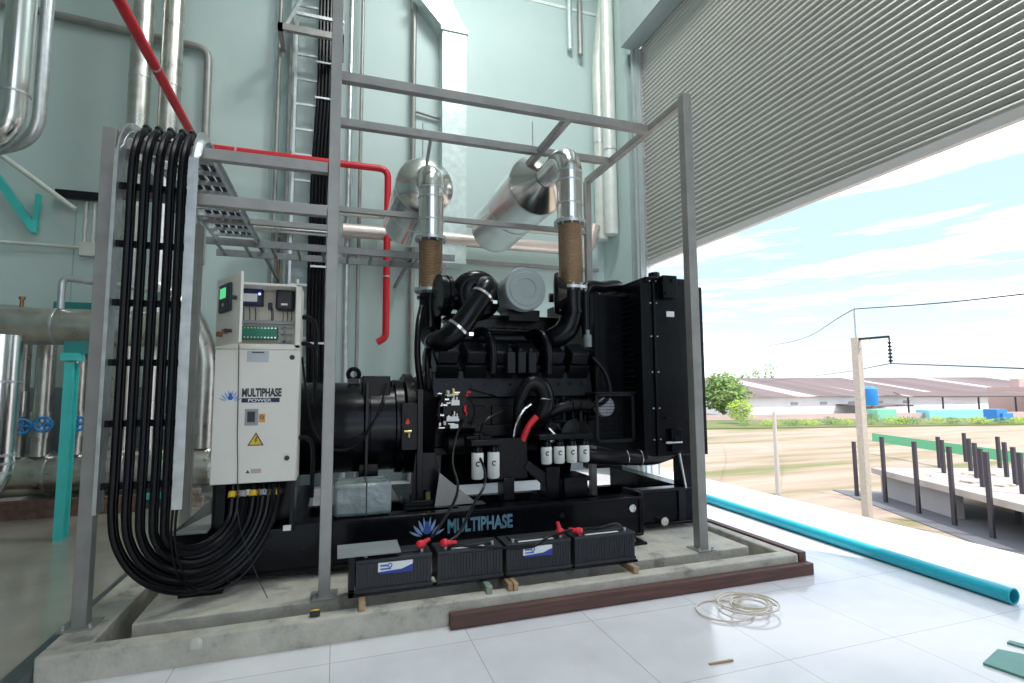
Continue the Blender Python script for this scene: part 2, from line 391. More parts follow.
def fbeam(p0, p1, w=.07, h=.07): return ob('beam', MB().beam(p0, p1, w, h), 'steel', fr, bevel=.004)
fbeam((XC, 4.37, ZT), (XR - .03, 4.37, ZT), .07, .08)
fbeam((XC, 5.15, ZT), (2.02, 5.15, ZT), .07, .08)
fbeam((XR, FY + .04, ZT), (XR, RY, ZT)); fbeam((XC, FY + .04, ZT), (XC, RY, ZT))
fbeam((2.06, 4.40, ZT), (2.06, RY, ZT)); fbeam((2.10, 5.15, ZT), (XR - .03, 5.15, ZT))
fbeam((XC, RY, 3.42), (XR, RY, 3.42), .05, .06)
fbeam((XL + .04, FY, 3.05), (XC - .04, FY, 3.05), .06, .075)
fbeam((XL + .04, FY, 2.74), (XC - .04, FY, 2.74), .06, .075)
fbeam((XL + .04, RY, 3.20), (XC - .04, RY, 3.20), .05, .06)
fbeam((XL, FY + .04, 3.10), (XL, RY, 3.10), .05, .05)
# hanging drop rods for the mufflers are parts of the mufflers

# ================================================================== CABLE TRAYS
TX0, TX1, TY, TZ = -1.285, -.885, 3.70, 3.20
def rail_path(x):
    r = .30; pts = [(x, TY, .80), (x, TY, 1.6), (x, TY, 2.4), (x, TY, TZ - r)]
    for k in range(1, 9):
        a = PI / 2 * k / 8; pts.append((x, TY + r - r * math.cos(a), TZ - r + r * math.sin(a)))
    pts += [(x, TY + 1.2, TZ), (x, 6.45, TZ)]
    return [V(p) for p in pts]
def strip(path, wx, wn):
    """rectangular section following a path in the YZ plane"""
    mb = MB(); G = []
    for i, p in enumerate(path):
        t = (path[min(i + 1, len(path) - 1)] - path[max(i - 1, 0)]).normalized(); nrm = V((0, -t.z, t.y))
        G.append([mb.bm.verts.new(p + V((a, 0, 0)) * wx / 2 + nrm * b_ * wn / 2) for a, b_ in ((-1, -1), (1, -1), (1, 1), (-1, 1))])
    for A, B in zip(G, G[1:]):
        for k in range(4): mb.bm.faces.new((A[k], A[(k + 1) % 4], B[(k + 1) % 4], B[k]))
    mb.bm.faces.new(G[0]); mb.bm.faces.new(G[-1][::-1]); return mb
tr = thing('cable_ladder', 'galvanised cable ladder arching down beside the left post, loaded with black cables', 'cable tray', ((TX0 + TX1) / 2, TY, .8))
for x in (TX0, TX1): ob('side_rail', strip(rail_path(x), .012, .11), 'galv', tr)
for x, fw in ((TX0 - .002, .02), (TX1 + .006, .055)): ob('rail_flange', strip([p + V((0, -.05, 0)) if p.y < TY + .01 else p for p in rail_path(x)], fw, .012), 'galv', tr)
zz = .95
while zz < 3.0:
    ob('rung', MB().box(TX0, TX1, TY - .012, TY + .012, zz - .02, zz + .02), 'black', tr); zz += .36
yy = TY + .35
while yy < 6.4:
    ob('rung', MB().box(TX0, TX1, yy - .02, yy + .02, TZ - .03, TZ - .005), 'galv', tr); yy += .22
t2 = thing('cable_ladder', 'galvanised cable ladder running level across the room behind the centre post', 'cable tray', (0, 6.75, 3.1))
for y in (6.47, 7.0): ob('side_rail', MB().box(-1.4, 1.4, y - .015, y + .015, 3.12, 3.20), 'galv_dull', t2)
x = -1.3
while x < 1.4:
    ob('rung', MB().beam((x, 6.47, 3.14), (x, 7.0, 3.14), .03, .02), 'galv_dull', t2); x += .28
for x in (-.9, .9):
    ob('hanger', MB().beam((x, 6.74, 3.22), (x, 8.93, 3.22), .04, .04), 'galv_dull', t2)
# power cables, front bank: down the ladder, round the loop, up into the cabinet
CG = 'heavy black power cables'
cols = (-1.205, -1.137, -1.068, -1.0, -.942)
ordn = ('leftmost', 'second', 'middle', 'fourth', 'rightmost')
for i, x in enumerate(cols):
    for j in range(2):
        rr = .0195; k = i * 2 + j; xx = x - .003 + j * .006; yb = TY - .045 + j * .03
        ex = -.37 - k * .033; ey = 4.20 - .025 * (k % 2); zb = .245 + .03 * k; z1 = .80 - .012 * k
        pts = [(xx, 6.3, TZ + .02), (xx, 5.2, TZ + .02)] + [(xx, TY + .3 - (.31 + .012 * (1 - j)) * math.cos(a_), TZ - .3 + (.31 + .012 * (1 - j)) * math.sin(a_)) for a_ in (PI / 2, PI / 3, PI / 6)] + [(xx, yb, TZ - .34), (xx, yb, 2.4), (xx, yb, 1.6), (xx, yb, 1.05)]
        for q in range(11):
            th_ = PI * q / 10; f_ = q / 10; f_ = f_ * f_ * (3 - 2 * f_)
            pts.append(((xx + ex) / 2 - (ex - xx) / 2 * math.cos(th_), yb + (ey - .05 - yb) * f_, z1 - (z1 - zb) * math.sin(th_)))
        pts.append((ex, ey, .86))
        o = ob('power_cable', MB().tube(pts, rr, 8, 5), 'cable')
        tag(o, 'thick black cable on the arched ladder, %s pair from left, %s' % (ordn[i], ('inner one', 'outer one')[j]), 'cable', CG)
        lg = ('copper', 'yellow', 'label_white', 'grey_plate')[k % 4]
        ob('cable_lug', MB().cyl((ex, ey - .045, .765), (ex, ey - .03, .80), .026, n=8), lg, o)
# thin control wires hanging from the tray end
for k in range(2):
    pts = [(-.90 + .02 * k, 3.66, .85), (-.90 + .02 * k, 3.66, .6), (-.85 + .03 * k, 3.72, .36), (-.72, 3.8, .26), (-.56, 3.88, .30), (-.42, 3.98, .47)]
    tag(ob('control_wire', MB().tube(pts, .007, 6, 6), 'cable'), 'thin black wire looping in front of the heavy cables, %s one' % ('lower', 'upper')[k], 'wire', 'thin wires by the cable loop')

# ================================================================== GENERATOR SET
gs = thing('generator_set', 'large black diesel generator set with engine, alternator and radiator on a steel skid', 'generator', (1.2, 5.2, .15))
P = lambda name, mb, mt='black', bevel=0, label=None, parent=None: ob(name, mb, mt, parent or gs, bevel, label)
SY = 4.22
sk = P('skid', MB().box(-1.05, 2.62, SY, SY + .16, .19, .53).box(2.62, 3.40, 4.45, 4.55, .19, .53).box(2.55, 2.66, 4.3, 5.9, .19, .30).box(-1.05, 3.40, 5.85, 5.95, .19, .30).box(-1.05, -.2, 4.3, 5.9, .25, .525).box(.15, .40, 4.3, 5.5, .25, .53).box(.55, .98, 4.3, 5.6, .25, .53).box(3.24, 3.40, 4.5, 5.9, .19, .53).box(1.38, 1.52, 4.3, 5.6, .19, .30).box(1.78, 2.24, 4.3, 4.8, .25, .53).box(2.60, 2.64, SY - .015, 4.5, .19, .56)
       .box(-1.05, 2.62, SY - .03, SY, .19, .215).box(-1.05, 2.62, SY - .03, SY, .505, .53).box(2.64, 3.40, 4.41, 4.45, .19, .215), 'black', .004)
P('skid_flange', MB().box(2.64, 3.40, 4.43, 4.46, .505, .53).box(3.18, 3.26, 4.43, 4.45, .215, .505), 'dark_panel', parent=sk)
P('lifting_eye', MB().cyl((1.85, SY - .012, .42), (1.85, SY, .42), .022, n=16), 'dark_panel', parent=sk)
P('lifting_eye', MB().cyl((2.53, SY - .012, .43), (2.53, SY, .43), .035, n=16).torus((2.53, SY - .014, .43), (0, 1, 0), .03, .006, 20, 6), 'chrome', parent=sk)
P('drain_plug', MB().cyl((2.98, 4.38, .235), (2.98, 4.45, .235), .04, n=16), 'chrome', parent=sk)
for x in (-.82, .25, 1.35, 2.45):
    P('anti_vibration_mount', MB().box(x - .13, x + .13, SY - .16, SY + .05, .15, .17).cyl((x, SY - .05, .17), (x, SY - .05, .20), .075, .06), 'rubber', .003)
ob('lettering_logo', MB(), 'ink') if False else None
text('MULTIPHASE', .145, (.86, SY - .002, .365), 'skid_text', sk, .66, .0055)
def lotus(cx, cz, y, s, parent, m1, m2, nm='emblem'):
    mb = MB()
    def petal(bx, bz, tx, tz, w):
        d = V((tx - bx, 0, tz - bz)); nrm = V((-d.z, 0, d.x)).normalized() * w; b0 = V((bx, y, bz))
        pts = [b0, b0 + d * .3 + nrm * 1.2, b0 + d * .6 + nrm * 1.4, b0 + d * .85 + nrm * .7, b0 + d, b0 + d * .85 - nrm * .4, b0 + d * .6 - nrm * .8, b0 + d * .3 - nrm * .8]
        mb.prism(pts, (0, -.0015, 0))
    for sg in (-1, 1):
        petal(cx + sg * .10 * s, cz - .30 * s, cx + sg * .42 * s, cz + .38 * s, .07 * s * -sg)
        petal(cx + sg * .22 * s, cz - .34 * s, cx + sg * .66 * s, cz + .14 * s, .07 * s * -sg)
        petal(cx + sg * .28 * s, cz - .40 * s, cx + sg * .86 * s, cz - .12 * s, .05 * s * -sg)
        petal(cx + sg * .04 * s, cz - .22 * s, cx + sg * .17 * s, cz + .52 * s, .05 * s * -sg)
    ob(nm, mb, m2, parent)
    pts = [V((cx + s * .20 * math.sin(a) * (1 if math.cos(a) < .3 else .6), y, cz - .12 * s - .20 * s * math.cos(a + PI) * (1 if math.cos(a) < .3 else 2.2))) for a in [k * PI / 8 for k in range(16)]]
    ob(nm, MB().prism(pts, (0, -.002, 0)), m1, parent)
lotus(.70, .42, SY - .001, .16, sk, 'logo_blue', 'logo_pale')

# ---- alternator (axis along X)
ALY, ALZ = 5.08, 1.16
al = P('alternator', MB().lathe((-.72, ALY, ALZ), (1, 0, 0), [(0, .18), (.01, .34), (.06, .375), (.12, .39), (.14, .405), (.95, .405), (.96, .415), (1.0, .415), (1.01, .40), (1.22, .40), (1.23, .43), (1.30, .43)], 40), 'black')
P('junction_box', MB().box(.22, .46, 4.80, 5.35, 1.40, 1.62), 'black_matt', .008, parent=al)
P('junction_box', MB().box(.48, .70, 4.95, 5.3, 1.38, 1.58), 'black_matt', .008, parent=al)
P('lifting_eye', MB().box(.10, .20, 4.99, 5.03, 1.52, 1.60).torus((.15, 5.01, 1.64), (0, 1, 0), .048, .02, 24, 8), 'black', parent=al)
P('mounting_foot', MB().box(-.45, -.30, 4.75, 5.45, .53, .86), 'black', .005, parent=al)
P('mounting_foot', MB().box(.20, .36, 4.75, 5.45, .53, .86), 'black', .005, parent=al)
P('vent_cover', MB().box(-.10, -.06, 4.66, 5.5, .78, 1.54).box(.24, .27, 4.64, 5.52, .75, 1.56), 'black', .005, parent=al)
bh = P('bell_housing', MB().lathe((.58, 5.15, 1.18), (1, 0, 0), [(0, .42), (.03, .47), (.1, .47), (.11, .43), (.22, .46), (.26, .5)], 40), 'black_matt')
P('mounting_bracket', MB().prism([(.62, 4.62, .53), (.90, 4.62, .53), (.84, 4.62, .95), (.66, 4.62, .95)], (0, .12, 0)).box(.56, .96, 4.5, 4.8, .53, .57).box(.67, .72, 4.58, 4.7, .57, 1.5), 'black', .004, parent=bh)
P('mounting_bolt', MB().cyl((.76, 4.56, .57), (.76, 4.56, .63), .022, n=6), 'brass', parent=bh)
# small brass and red fittings
P('relay_block', MB().box(.54, .68, 4.60, 4.66, .98, 1.38), 'black_matt', .004, parent=bh)
P('relay_fitting', MB().cyl((.585, 4.56, 1.22), (.585, 4.60, 1.22), .018).cyl((.585, 4.57, 1.22), (.585, 4.57, 1.25), .01), 'red_cap', parent=bh)
P('relay_fitting', MB().cyl((.56, 4.58, 1.14), (.62, 4.58, 1.14), .013).cyl((.60, 4.58, 1.09), (.60, 4.58, 1.14), .01), 'brass', parent=bh)

# ---- engine block and sump
bl = P('engine_block', MB().box(.80, 2.45, 4.86, 5.60, .95, 1.42).box(.84, 2.42, 4.80, 5.66, .90, .97).box(.95, 2.35, 4.78, 5.0, 1.05, 1.16)
       .box(.86, 2.42, 4.90, 5.56, 1.42, 1.70), 'black_matt', .01)
P('side_cover', MB().prism([(.83, 4.75, 1.42), (2.44, 4.75, 1.42), (2.44, 4.80, 1.66), (.83, 4.80, 1.66)], (0, .12, 0)), 'dark_panel', .01, parent=bl)
mb = MB()
for k in range(12): mb.cyl((.95 + k * .125, 4.765, 1.54), (.95 + k * .125, 4.755, 1.54), .012, n=6)
P('cover_bolts', mb, 'black', parent=bl)
for k in range(6):
    x = .88 + k * .265
    P('inspection_cover', MB().box(x, x + .20, 4.835, 4.86, 1.10, 1.34).bolts([(x + .02, 4.835, 1.12), (x + .18, 4.835, 1.12), (x + .02, 4.835, 1.32), (x + .18, 4.835, 1.32)], (0, -1, 0), .01, .01), 'black_matt', .006, parent=bl)
P('oil_pan', MB().prism([(.95, 4.92, .90), (.95, 5.02, .58), (.95, 5.46, .58), (.95, 5.54, .90)], (1.35, 0, 0)), 'black', .015)
P('oil_cooler', MB().box(1.30, 1.62, 4.50, 4.86, .72, 1.04).box(1.28, 1.64, 4.48, 4.52, .70, 1.06), 'black_matt', .008)
P('starter_motor', MB().lathe((.92, 4.66, 1.02), (1, 0, 0), [(0, .07), (.02, .095), (.34, .095), (.36, .07), (.40, .07), (.42, .05)], 24).cyl((.95, 4.62, 1.16), (1.18, 4.62, 1.16), .045), 'black_matt')
P('engine_support', MB().box(1.40, 1.50, 4.44, 4.62, .53, .72), 'black', .005)
P('engine_support', MB().box(1.93, 2.20, 4.42, 4.75, .53, .68).box(1.80, 1.93, 4.44, 4.60, .53, .80), 'black', .005)
P('engine_support', MB().box(1.95, 2.22, 4.40, 4.75, .66, .70).box(1.95, 1.99, 4.38, 4.42, .53, .70), 'black', .004)
P('triangular_bracket', MB().prism([(.80, 4.44, .53), (1.16, 4.44, .53), (.84, 4.44, .80)], (0, .02, 0)), 'steel')
P('cross_member', MB().prism([(1.60, 4.46, .80), (1.64, 4.46, .86), (1.98, 4.46, .62), (1.98, 4.46, .53), (1.90, 4.46, .53)], (0, .06, 0)), 'dark_panel', .004)
# cylinder heads in two banks
for bank, sg in (('front', 1), ('rear', -1)):
    for k in range(6):
        x = .86 + k * .265; yc = 5.2 - sg * .30
        rot = Matrix.Rotation(sg * math.radians(30), 3, 'X')
        hd = P('cylinder_head', MB().box(x, x + .215, yc - .15, yc + .15, 1.66, 1.80, rot, (x, yc, 1.7)), 'black_matt', .008)
        P('rocker_cover', MB().box(x + .015, x + .20, yc - .115, yc + .115, 1.80, 1.93, rot, (x, yc, 1.7)), 'dark_panel', .015, parent=hd)
# manifold / aftercooler in the V
af = P('aftercooler', MB().box(1.05, 2.16, 4.98, 5.42, 1.80, 2.22).box(1.00, 2.20, 4.94, 5.46, 2.06, 2.10).box(1.02, 2.18, 4.96, 5.44, 2.19, 2.23), 'black', .012)
mb = MB()
for k in range(9): mb.cyl((1.08 + k * .13, 4.945, 2.10), (1.08 + k * .13, 4.93, 2.10), .012, n=6)
P('flange_bolts', mb, 'black_matt', parent=af)
for x in (1.36, 1.92):
    P('water_tube', MB().tube([(x - .10, 4.98, 2.02), (x - .04, 4.86, 2.05), (x, 4.72, 1.98), (x + .02, 4.68, 1.82), (x + .02, 4.70, 1.64)], .042, 12, 5), 'black')
for k in range(3):
    x = 1.50 + k * .105
    P('injector_housing', MB().box(x, x + .08, 4.62, 4.80, 1.64, 1.84).cyl((x + .04, 4.68, 1.84), (x + .04, 4.68, 1.88), .022), 'dark_panel', .008)
# exhaust manifolds behind and turbocharger
P('exhaust_manifold', MB().tube([(.90, 5.0, 2.0), (1.2, 5.02, 2.0), (1.7, 5.02, 2.0), (2.1, 5.0, 2.02)], .07, 14), 'black_matt')
# right vertical exhaust
XE1, YE1, XE2, YE2 = .90, 5.32, 2.22, 4.75
P('exhaust_elbow', MB().tube([(1.95, 4.98, 1.98), (2.05, 4.82, 2.0), (2.16, 4.76, 2.08), (XE2, YE2, 2.22), (XE2, YE2, 2.34), (XE2, YE2, 2.46)], .115, 18, 5, radii=[.10, .11, .115, .115, .12, .125])
  .cyl((XE2, YE2, 2.24), (XE2, YE2, 2.26), .14), 'black')
P('exhaust_elbow', MB().tube([(1.0, 5.1, 1.95), (.93, 5.2, 1.98), (XE1, YE1, 2.08), (XE1, YE1, 2.25), (XE1, YE1, 2.47)], .115, 18, 5).cyl((XE1, YE1, 2.42), (XE1, YE1, 2.44), .14), 'black')
# left turbo: volute + flange disc + crossover pipe
tb = P('turbocharger', MB().torus((1.30, 4.98, 2.42), (0, 1, -.05), .155, .10, 36, 14).lathe((1.30, 4.86, 2.42), (0, 1, 0), [(0, .13), (.02, .17), (.12, .2), (.22, .17), (.40, .13), (.5, .12)], 32), 'black')
P('turbine_housing', MB().tube([(1.14, 5.05, 2.50), (1.0, 5.1, 2.44), (.92, 5.1, 2.40)], .085, 14, 5).cyl((.90, 5.05, 2.34), (1.2, 5.05, 2.32), .05), 'black_matt', parent=tb)
P('flange_disc', MB().lathe((.90, 4.95, 2.40), (1, .12, 0), [(0, .17), (.005, .205), (.05, .205), (.055, .185), (.075, .185), (.08, .20), (.115, .20), (.12, .10), (.2, .08)], 36), 'black', parent=tb)
cp = P('charge_air_pipe', MB().tube([(1.30, 4.86, 2.44), (1.32, 4.72, 2.46), (1.29, 4.60, 2.40), (1.16, 4.56, 2.22), (1.04, 4.56, 2.06), (.93, 4.60, 1.95), (.86, 4.72, 1.93), (.86, 4.9, 1.93)], .1, 20, 6, radii=[.09, .10, .102, .102, .102, .105, .095, .09]), 'black')
for c_, a_ in (((1.245, 4.573, 2.34), (-.58, -.18, -.8)), ((1.02, 4.562, 2.04), (-.62, .06, -.72))):
    P('hose_clamp', MB().lathe(V(c_) - V(a_) * .012, a_, [(0, .104), (.0, .109), (.024, .109), (.024, .104)], 32).box(c_[0] + .09, c_[0] + .13, c_[1] - .05, c_[1] - .01, c_[2] - .07, c_[2] - .04), 'chrome', parent=cp)
# air filter canister, axis along Y
fl = P('air_filter', MB().lathe((1.685, 4.62, 2.44), (0, 1, 0), [(0, .205), (.02, .212), (.06, .212), (.07, .20), (.50, .20), (.52, .16)], 44), 'filter_grey')
P('filter_cap', MB().lathe((1.685, 4.62, 2.44), (0, -1, 0), [(0, .205), (.015, .20), (.016, .165), (.022, .16), (.022, .10), (.014, .095), (.014, .0)], 44), 'filter_grey', parent=fl)
P('filter_bracket', MB().box(1.56, 1.88, 4.75, 5.05, 2.15, 2.26), 'black', .005, parent=fl)
P('flange_disc', MB().lathe((1.99, 4.66, 2.42), (1, -.45, 0), [(0, .10), (.01, .19), (.04, .205), (.05, .205), (.055, .16), (.10, .12), (.13, .09)], 36).cyl((2.0, 4.8, 2.40), (2.16, 4.76, 2.40), .045), 'black')
# big hose loop at the middle of the block
hl = P('coolant_hose', MB().tube([(1.58, 4.66, .95), (1.58, 4.60, 1.15), (1.60, 4.56, 1.40), (1.68, 4.54, 1.54), (1.80, 4.54, 1.52), (1.85, 4.56, 1.38), (1.80, 4.60, 1.24), (1.76, 4.7, 1.15)], .05, 16, 6, radii=[.04, .045, .05, .065, .08, .085, .085, .08]), 'rubber')
P('hose_clamp', MB().torus((1.84, 4.56, 1.40), (.1, 0, 1), .085, .006, 24, 6), 'chrome', parent=hl)
P('red_hose', MB().tube([(1.60, 4.50, 1.03), (1.66, 4.50, 1.16), (1.74, 4.52, 1.24)], .03, 10), 'red_cap', label='short glossy red hose')
P('dip_tube', MB().tube([(1.52, 4.55, .93), (1.53, 4.50, 1.15), (1.60, 4.48, 1.3), (1.68, 4.5, 1.36)], .012, 8), 'chrome')
P('water_pipe', MB().tube([(1.78, 4.70, 1.18), (1.98, 4.60, 1.30), (2.15, 4.58, 1.34), (2.32, 4.58, 1.34)], .055, 14).torus((2.12, 4.58, 1.335), (1, .05, .05), .058, .008, 20, 6).torus((2.2, 4.58, 1.34), (1, 0, 0), .058, .008, 20, 6), 'rubber')
P('fuel_line', MB().tube([(2.30, 4.56, 1.33), (2.44, 4.54, 1.36), (2.52, 4.55, 1.48), (2.48, 4.58, 1.66), (2.38, 4.62, 1.80)], .022, 10), 'cable')
P('fuel_line', MB().tube([(1.22, 4.42, .99), (1.20, 4.46, 1.10), (1.26, 4.50, 1.22), (1.45, 4.60, 1.30)], .012, 8), 'cable')
P('pulley_guard', MB().lathe((2.2, 4.62, 1.05), (0, 1, 0), [(0, .10), (.02, .16), (.06, .16), (.08, .1)], 30).lathe((1.98, 4.66, 1.12), (0, 1, 0), [(0, .06), (.02, .09), (.06, .09)], 24), 'black_matt')
P('alternator_small', MB().lathe((1.78, 4.60, 1.02), (1, 0, 0), [(0, .05), (.02, .085), (.15, .085), (.17, .05)], 24), 'black_matt')
P('fuel_pump_arm', MB().cyl((1.83, 4.44, 1.14), (1.90, 4.42, 1.06), .014).cyl((1.78, 4.42, 1.03), (1.94, 4.42, 1.03), .02), 'chrome')
rnd = random.Random(3)
for k in range(26):
    mb = MB()
    x, z = rnd.uniform(1.70, 2.35), rnd.uniform(1.0, 1.32); a = rnd.choice(((1, 0, 0), (0, 0, 1), (0, 1, 0))); c_ = V((x, 4.62 + rnd.uniform(0, .1), z))
    mb.cyl(c_, c_ + V(a) * rnd.uniform(.05, .14), rnd.uniform(.012, .035), n=12)
    P('pump_fitting', mb, 'black_matt')
# filters with white bodies
def spin_filter(x, y, z0, z1, r):
    f = P('spin_on_filter', MB().lathe((x, y, z0), (0, 0, 1), [(0, r * .85), (.012, r), (z1 - z0 - .012, r), (z1 - z0, r * .9)], 28), 'white', label='white canister filter')
    P('filter_head', MB().lathe((x, y, z1), (0, 0, 1), [(0, r * .92), (.04, r * .9), (.05, r * .6), (.07, r * .5)], 20), 'black', parent=f)
    # small dark c-shaped mark
    P('filter_mark', MB().torus((x - r * .15, y - r - .001, (z0 + z1) / 2 + .02), (0, 1, 0), r * .32, r * .10, 20, 6, .7, 5.2), 'ink', parent=f)
for x in (1.145, 1.285): spin_filter(x, 4.36, .745, .965, .052)
for k in range(4): spin_filter(1.78 + k * .122, 4.38, .835, .985, .05)
P('filter_manifold', MB().box(1.70, 2.22, 4.34, 4.46, 1.045, 1.09).box(1.78, 2.16, 4.44, 4.8, .98, 1.06), 'black_matt', .006)
P('filter_manifold', MB().box(1.08, 1.35, 4.32, 4.5, 1.02, 1.07).box(1.08, 1.30, 4.48, 4.86, 1.0, 1.09), 'black_matt', .006)
# governor / solenoid cluster
gv = P('fuel_valve_cluster', MB().box(.88, 1.10, 4.52, 4.80, 1.16, 1.44), 'black_matt', .005)
rnd = random.Random(11)
for nm, mt, n in (('steel_fitting', 'chrome', 26), ('brass_fitting', 'brass', 6), ('white_connector', 'pipe_white', 4), ('red_cap', 'red_cap', 4)):
    for k in range(n):
        mb = MB()
        x, z = rnd.uniform(.82, 1.06), rnd.choice((1.18, 1.25, 1.38, 1.44)) + rnd.uniform(-.02, .03); y = 4.47 + rnd.uniform(0, .04)
        if mt == 'red_cap': x = rnd.uniform(1.03, 1.09); z = (1.27, 1.30, 1.44, 1.47)[k]
        if mt == 'brass': x = rnd.uniform(.88, .97); z = 1.45
        a = V(rnd.choice(((1, 0, 0), (0, 0, 1)))); c_ = V((x, y, z))
        mb.cyl(c_, c_ + a * rnd.uniform(.02, .06), rnd.uniform(.006, .014), n=10)
        P(nm, mb, mt, parent=gv)
P('name_plate', MB().box(.94, 1.01, 4.45, 4.47, 1.36, 1.405), 'label_white', parent=gv)
P('name_plate', MB().box(.90, 1.0, 4.45, 4.47, 1.225, 1.265), 'label_white', parent=gv)
P('name_plate', MB().box(.93, 1.0, 4.45, 4.47, 1.165, 1.20), 'label_white', parent=gv)
P('wiring_loom', MB().tube([(.85, 4.5, 1.2), (.83, 4.46, 1.34), (.88, 4.47, 1.46)], .014, 8), 'cable', parent=gv)
P('wiring_loom', MB().tube([(1.1, 4.48, 1.44), (1.15, 4.47, 1.32), (1.12, 4.48, 1.18)], .01, 8), 'cable', parent=gv)
P('wiring_loom', MB().tube([(1.1, 4.48, 1.5), (1.3, 4.55, 1.45), (1.42, 4.7, 1.42)], .009, 8), 'cable', parent=gv)
P('sensor_wire', MB().tube([(.42, 4.72, 1.55), (.34, 4.60, 1.30), (.18, 4.56, 1.05), (-.02, 4.55, 1.02), (-.16, 4.5, 1.18), (-.22, 4.4, 1.5), (-.25, 4.3, 1.75)], .009, 8), 'cable')
# left side vertical harness on the engine end
P('wiring_loom', MB().tube([(.74, 4.85, 1.5), (.70, 4.82, 1.8), (.72, 4.9, 2.1), (.78, 5.1, 2.3)], .03, 10), 'cable')
P('wiring_loom', MB().tube([(.80, 4.8, 1.5), (.78, 4.78, 1.75), (.82, 4.9, 1.95)], .022, 10), 'cable')

# ---- plastic-wrapped box on the skid
# ---- radiator and fan shroud
RX0, RX1, RY0, RY1, RZ0, RZ1 = 2.80, 3.46, 4.42, 6.15, .84, 2.53
ra = P('radiator', MB().box(RX0, RX1, RY0, RY1, RZ0, RZ1), 'black', .006)
P('side_channel', MB().box(RX0 + .14, RX0 + .16, RY0 - .02, RY0, RZ0, RZ1).box(RX0 - .01, RX0 + .02, RY0 - .03, RY0, RZ0 - .02, RZ1 + .01).box(RX1 - .03, RX1 + .04, RY0 - .04, RY0 + .04, RZ0, RZ1 - .02), 'black', .003, parent=ra)
mb = MB()
for z in (1.0, 1.3, 1.65, 2.0, 2.33, 2.55): mb.cyl((RX0 + .115, RY0 - .01, z), (RX0 + .115, RY0, z), .007, n=8).cyl((RX0 + .185, RY0 - .01, z), (RX0 + .185, RY0, z), .007, n=8)
P('panel_bolt', mb, 'galv', parent=ra)
P('top_tank', MB().box(RX0 + .08, RX1, RY0 + .02, RY1 - .1, RZ1, RZ1 + .07).cyl((3.14, RY0 + .25, RZ1 + .07), (3.14, RY0 + .25, RZ1 + .17), .06).box(3.0, 3.3, RY0 + .1, RY0 + .4, RZ1 + .07, RZ1 + .10), 'black', .02, parent=ra)
P('name_plate', MB().box(3.10, 3.19, RY0 - .003, RY0, 2.20, 2.255), 'label_white', parent=ra)
P('bracket', MB().box(3.02, 3.18, RY0 - .08, RY0, 2.38, 2.60).bolts([(3.05, RY0 - .08, 2.42), (3.12, RY0 - .08, 2.55)], (0, -1, 0), .018, .015, 8), 'black', .004, parent=ra)
P('bracket', MB().box(3.08, 3.20, RY0 - .05, RY0, .88, 1.10).bolts([(3.06, RY0 - .02, 1.2), (3.12, RY0 - .05, 1.0)], (0, -1, 0), .015, .015, 8), 'black', .004, parent=ra)
P('lower_pipe', MB().tube([(2.0, 4.7, .90), (2.3, 4.5, .86), (2.62, 4.46, .84), (2.95, 4.5, .82), (3.2, 4.55, .86)], .07, 14), 'rubber', parent=ra)
P('hose_clamp', MB().torus((2.62, 4.46, .84), (1, 0, 0), .072, .007, 20, 6).torus((2.78, 4.47, .83), (1, 0, 0), .072, .007, 20, 6), 'chrome', parent=ra)
P('radiator_leg', MB().box(3.26, 3.36, 4.46, 4.62, .53, .84).box(3.40, 3.5, 4.5, 4.62, .62, .82), 'black', .004, parent=ra)
P('radiator_leg', MB().box(2.9, 3.36, 5.8, 5.95, .53, .84), 'black', .004, parent=ra)
P('support_rod', MB().cyl((3.18, 4.40, .86), (3.24, 4.40, .53), .012).cyl((3.02, 4.38, .97), (3.2, 4.38, .97), .012), 'galv', parent=ra)
# core face with louvres on the engine side
mb = MB(); z = 1.5
while z < 2.55: mb.box(RX0 - .012, RX0, 4.55, 6.0, z, z + .006); z += .055
P('shroud_louvres', mb, 'dark_panel', parent=ra)
P('fan_shroud', MB().box(2.50, RX0, 4.75, 5.95, 1.0, 2.45).box(2.46, 2.52, 4.72, 5.98, .97, 2.48), 'black', .01, parent=ra)
P('access_panel', MB().box(2.458, 2.462, 4.8, 5.2, 1.9, 2.35).bolts([(2.458, 4.84, 2.3), (2.458, 5.16, 2.3), (2.458, 4.84, 1.95)], (-1, 0, 0), .012, .01), 'dark_panel', parent=ra)
g = P('fan_guard', MB().box(2.34, 2.76, 4.50, 4.52, 1.42, 1.45).box(2.34, 2.76, 4.50, 4.52, .98, 1.01).box(2.34, 2.37, 4.50, 4.52, .98, 1.45).box(2.73, 2.76, 4.50, 4.52, .98, 1.45).box(2.34, 2.78, 4.50, 4.72, 1.44, 1.46).box(2.36, 2.74, 4.70, 4.72, .98, 1.44), 'dark_panel', .003, parent=ra)
mb = MB()
for k in range(14): mb.box(2.37, 2.73, 4.508, 4.512, 1.02 + k * .03, 1.024 + k * .03)
for k in range(24): mb.box(2.38 + k * .015, 2.3815 + k * .015, 4.508, 4.512, 1.01, 1.42)
P('mesh', mb, 'black', parent=ra)
P('pulley', MB().lathe((2.47, 4.54, 1.32), (0, 1, 0), [(0, .02), (0, .09), (.02, .10), (.05, .09), (.06, .10), (.08, .1)], 30), 'galv', parent=ra)
P('top_hose', MB().tube([(2.34, 4.72, 2.28), (2.35, 4.72, 2.44), (2.42, 4.75, 2.53), (2.6, 4.8, 2.54), (2.85, 4.95, 2.60), (3.0, 5.1, 2.58)], .06, 14), 'rubber')
P('top_hose', MB().tube([(2.46, 5.0, 2.46), (2.6, 5.0, 2.56), (2.8, 5.1, 2.66), (3.0, 5.2, 2.62)], .02, 10), 'rubber')
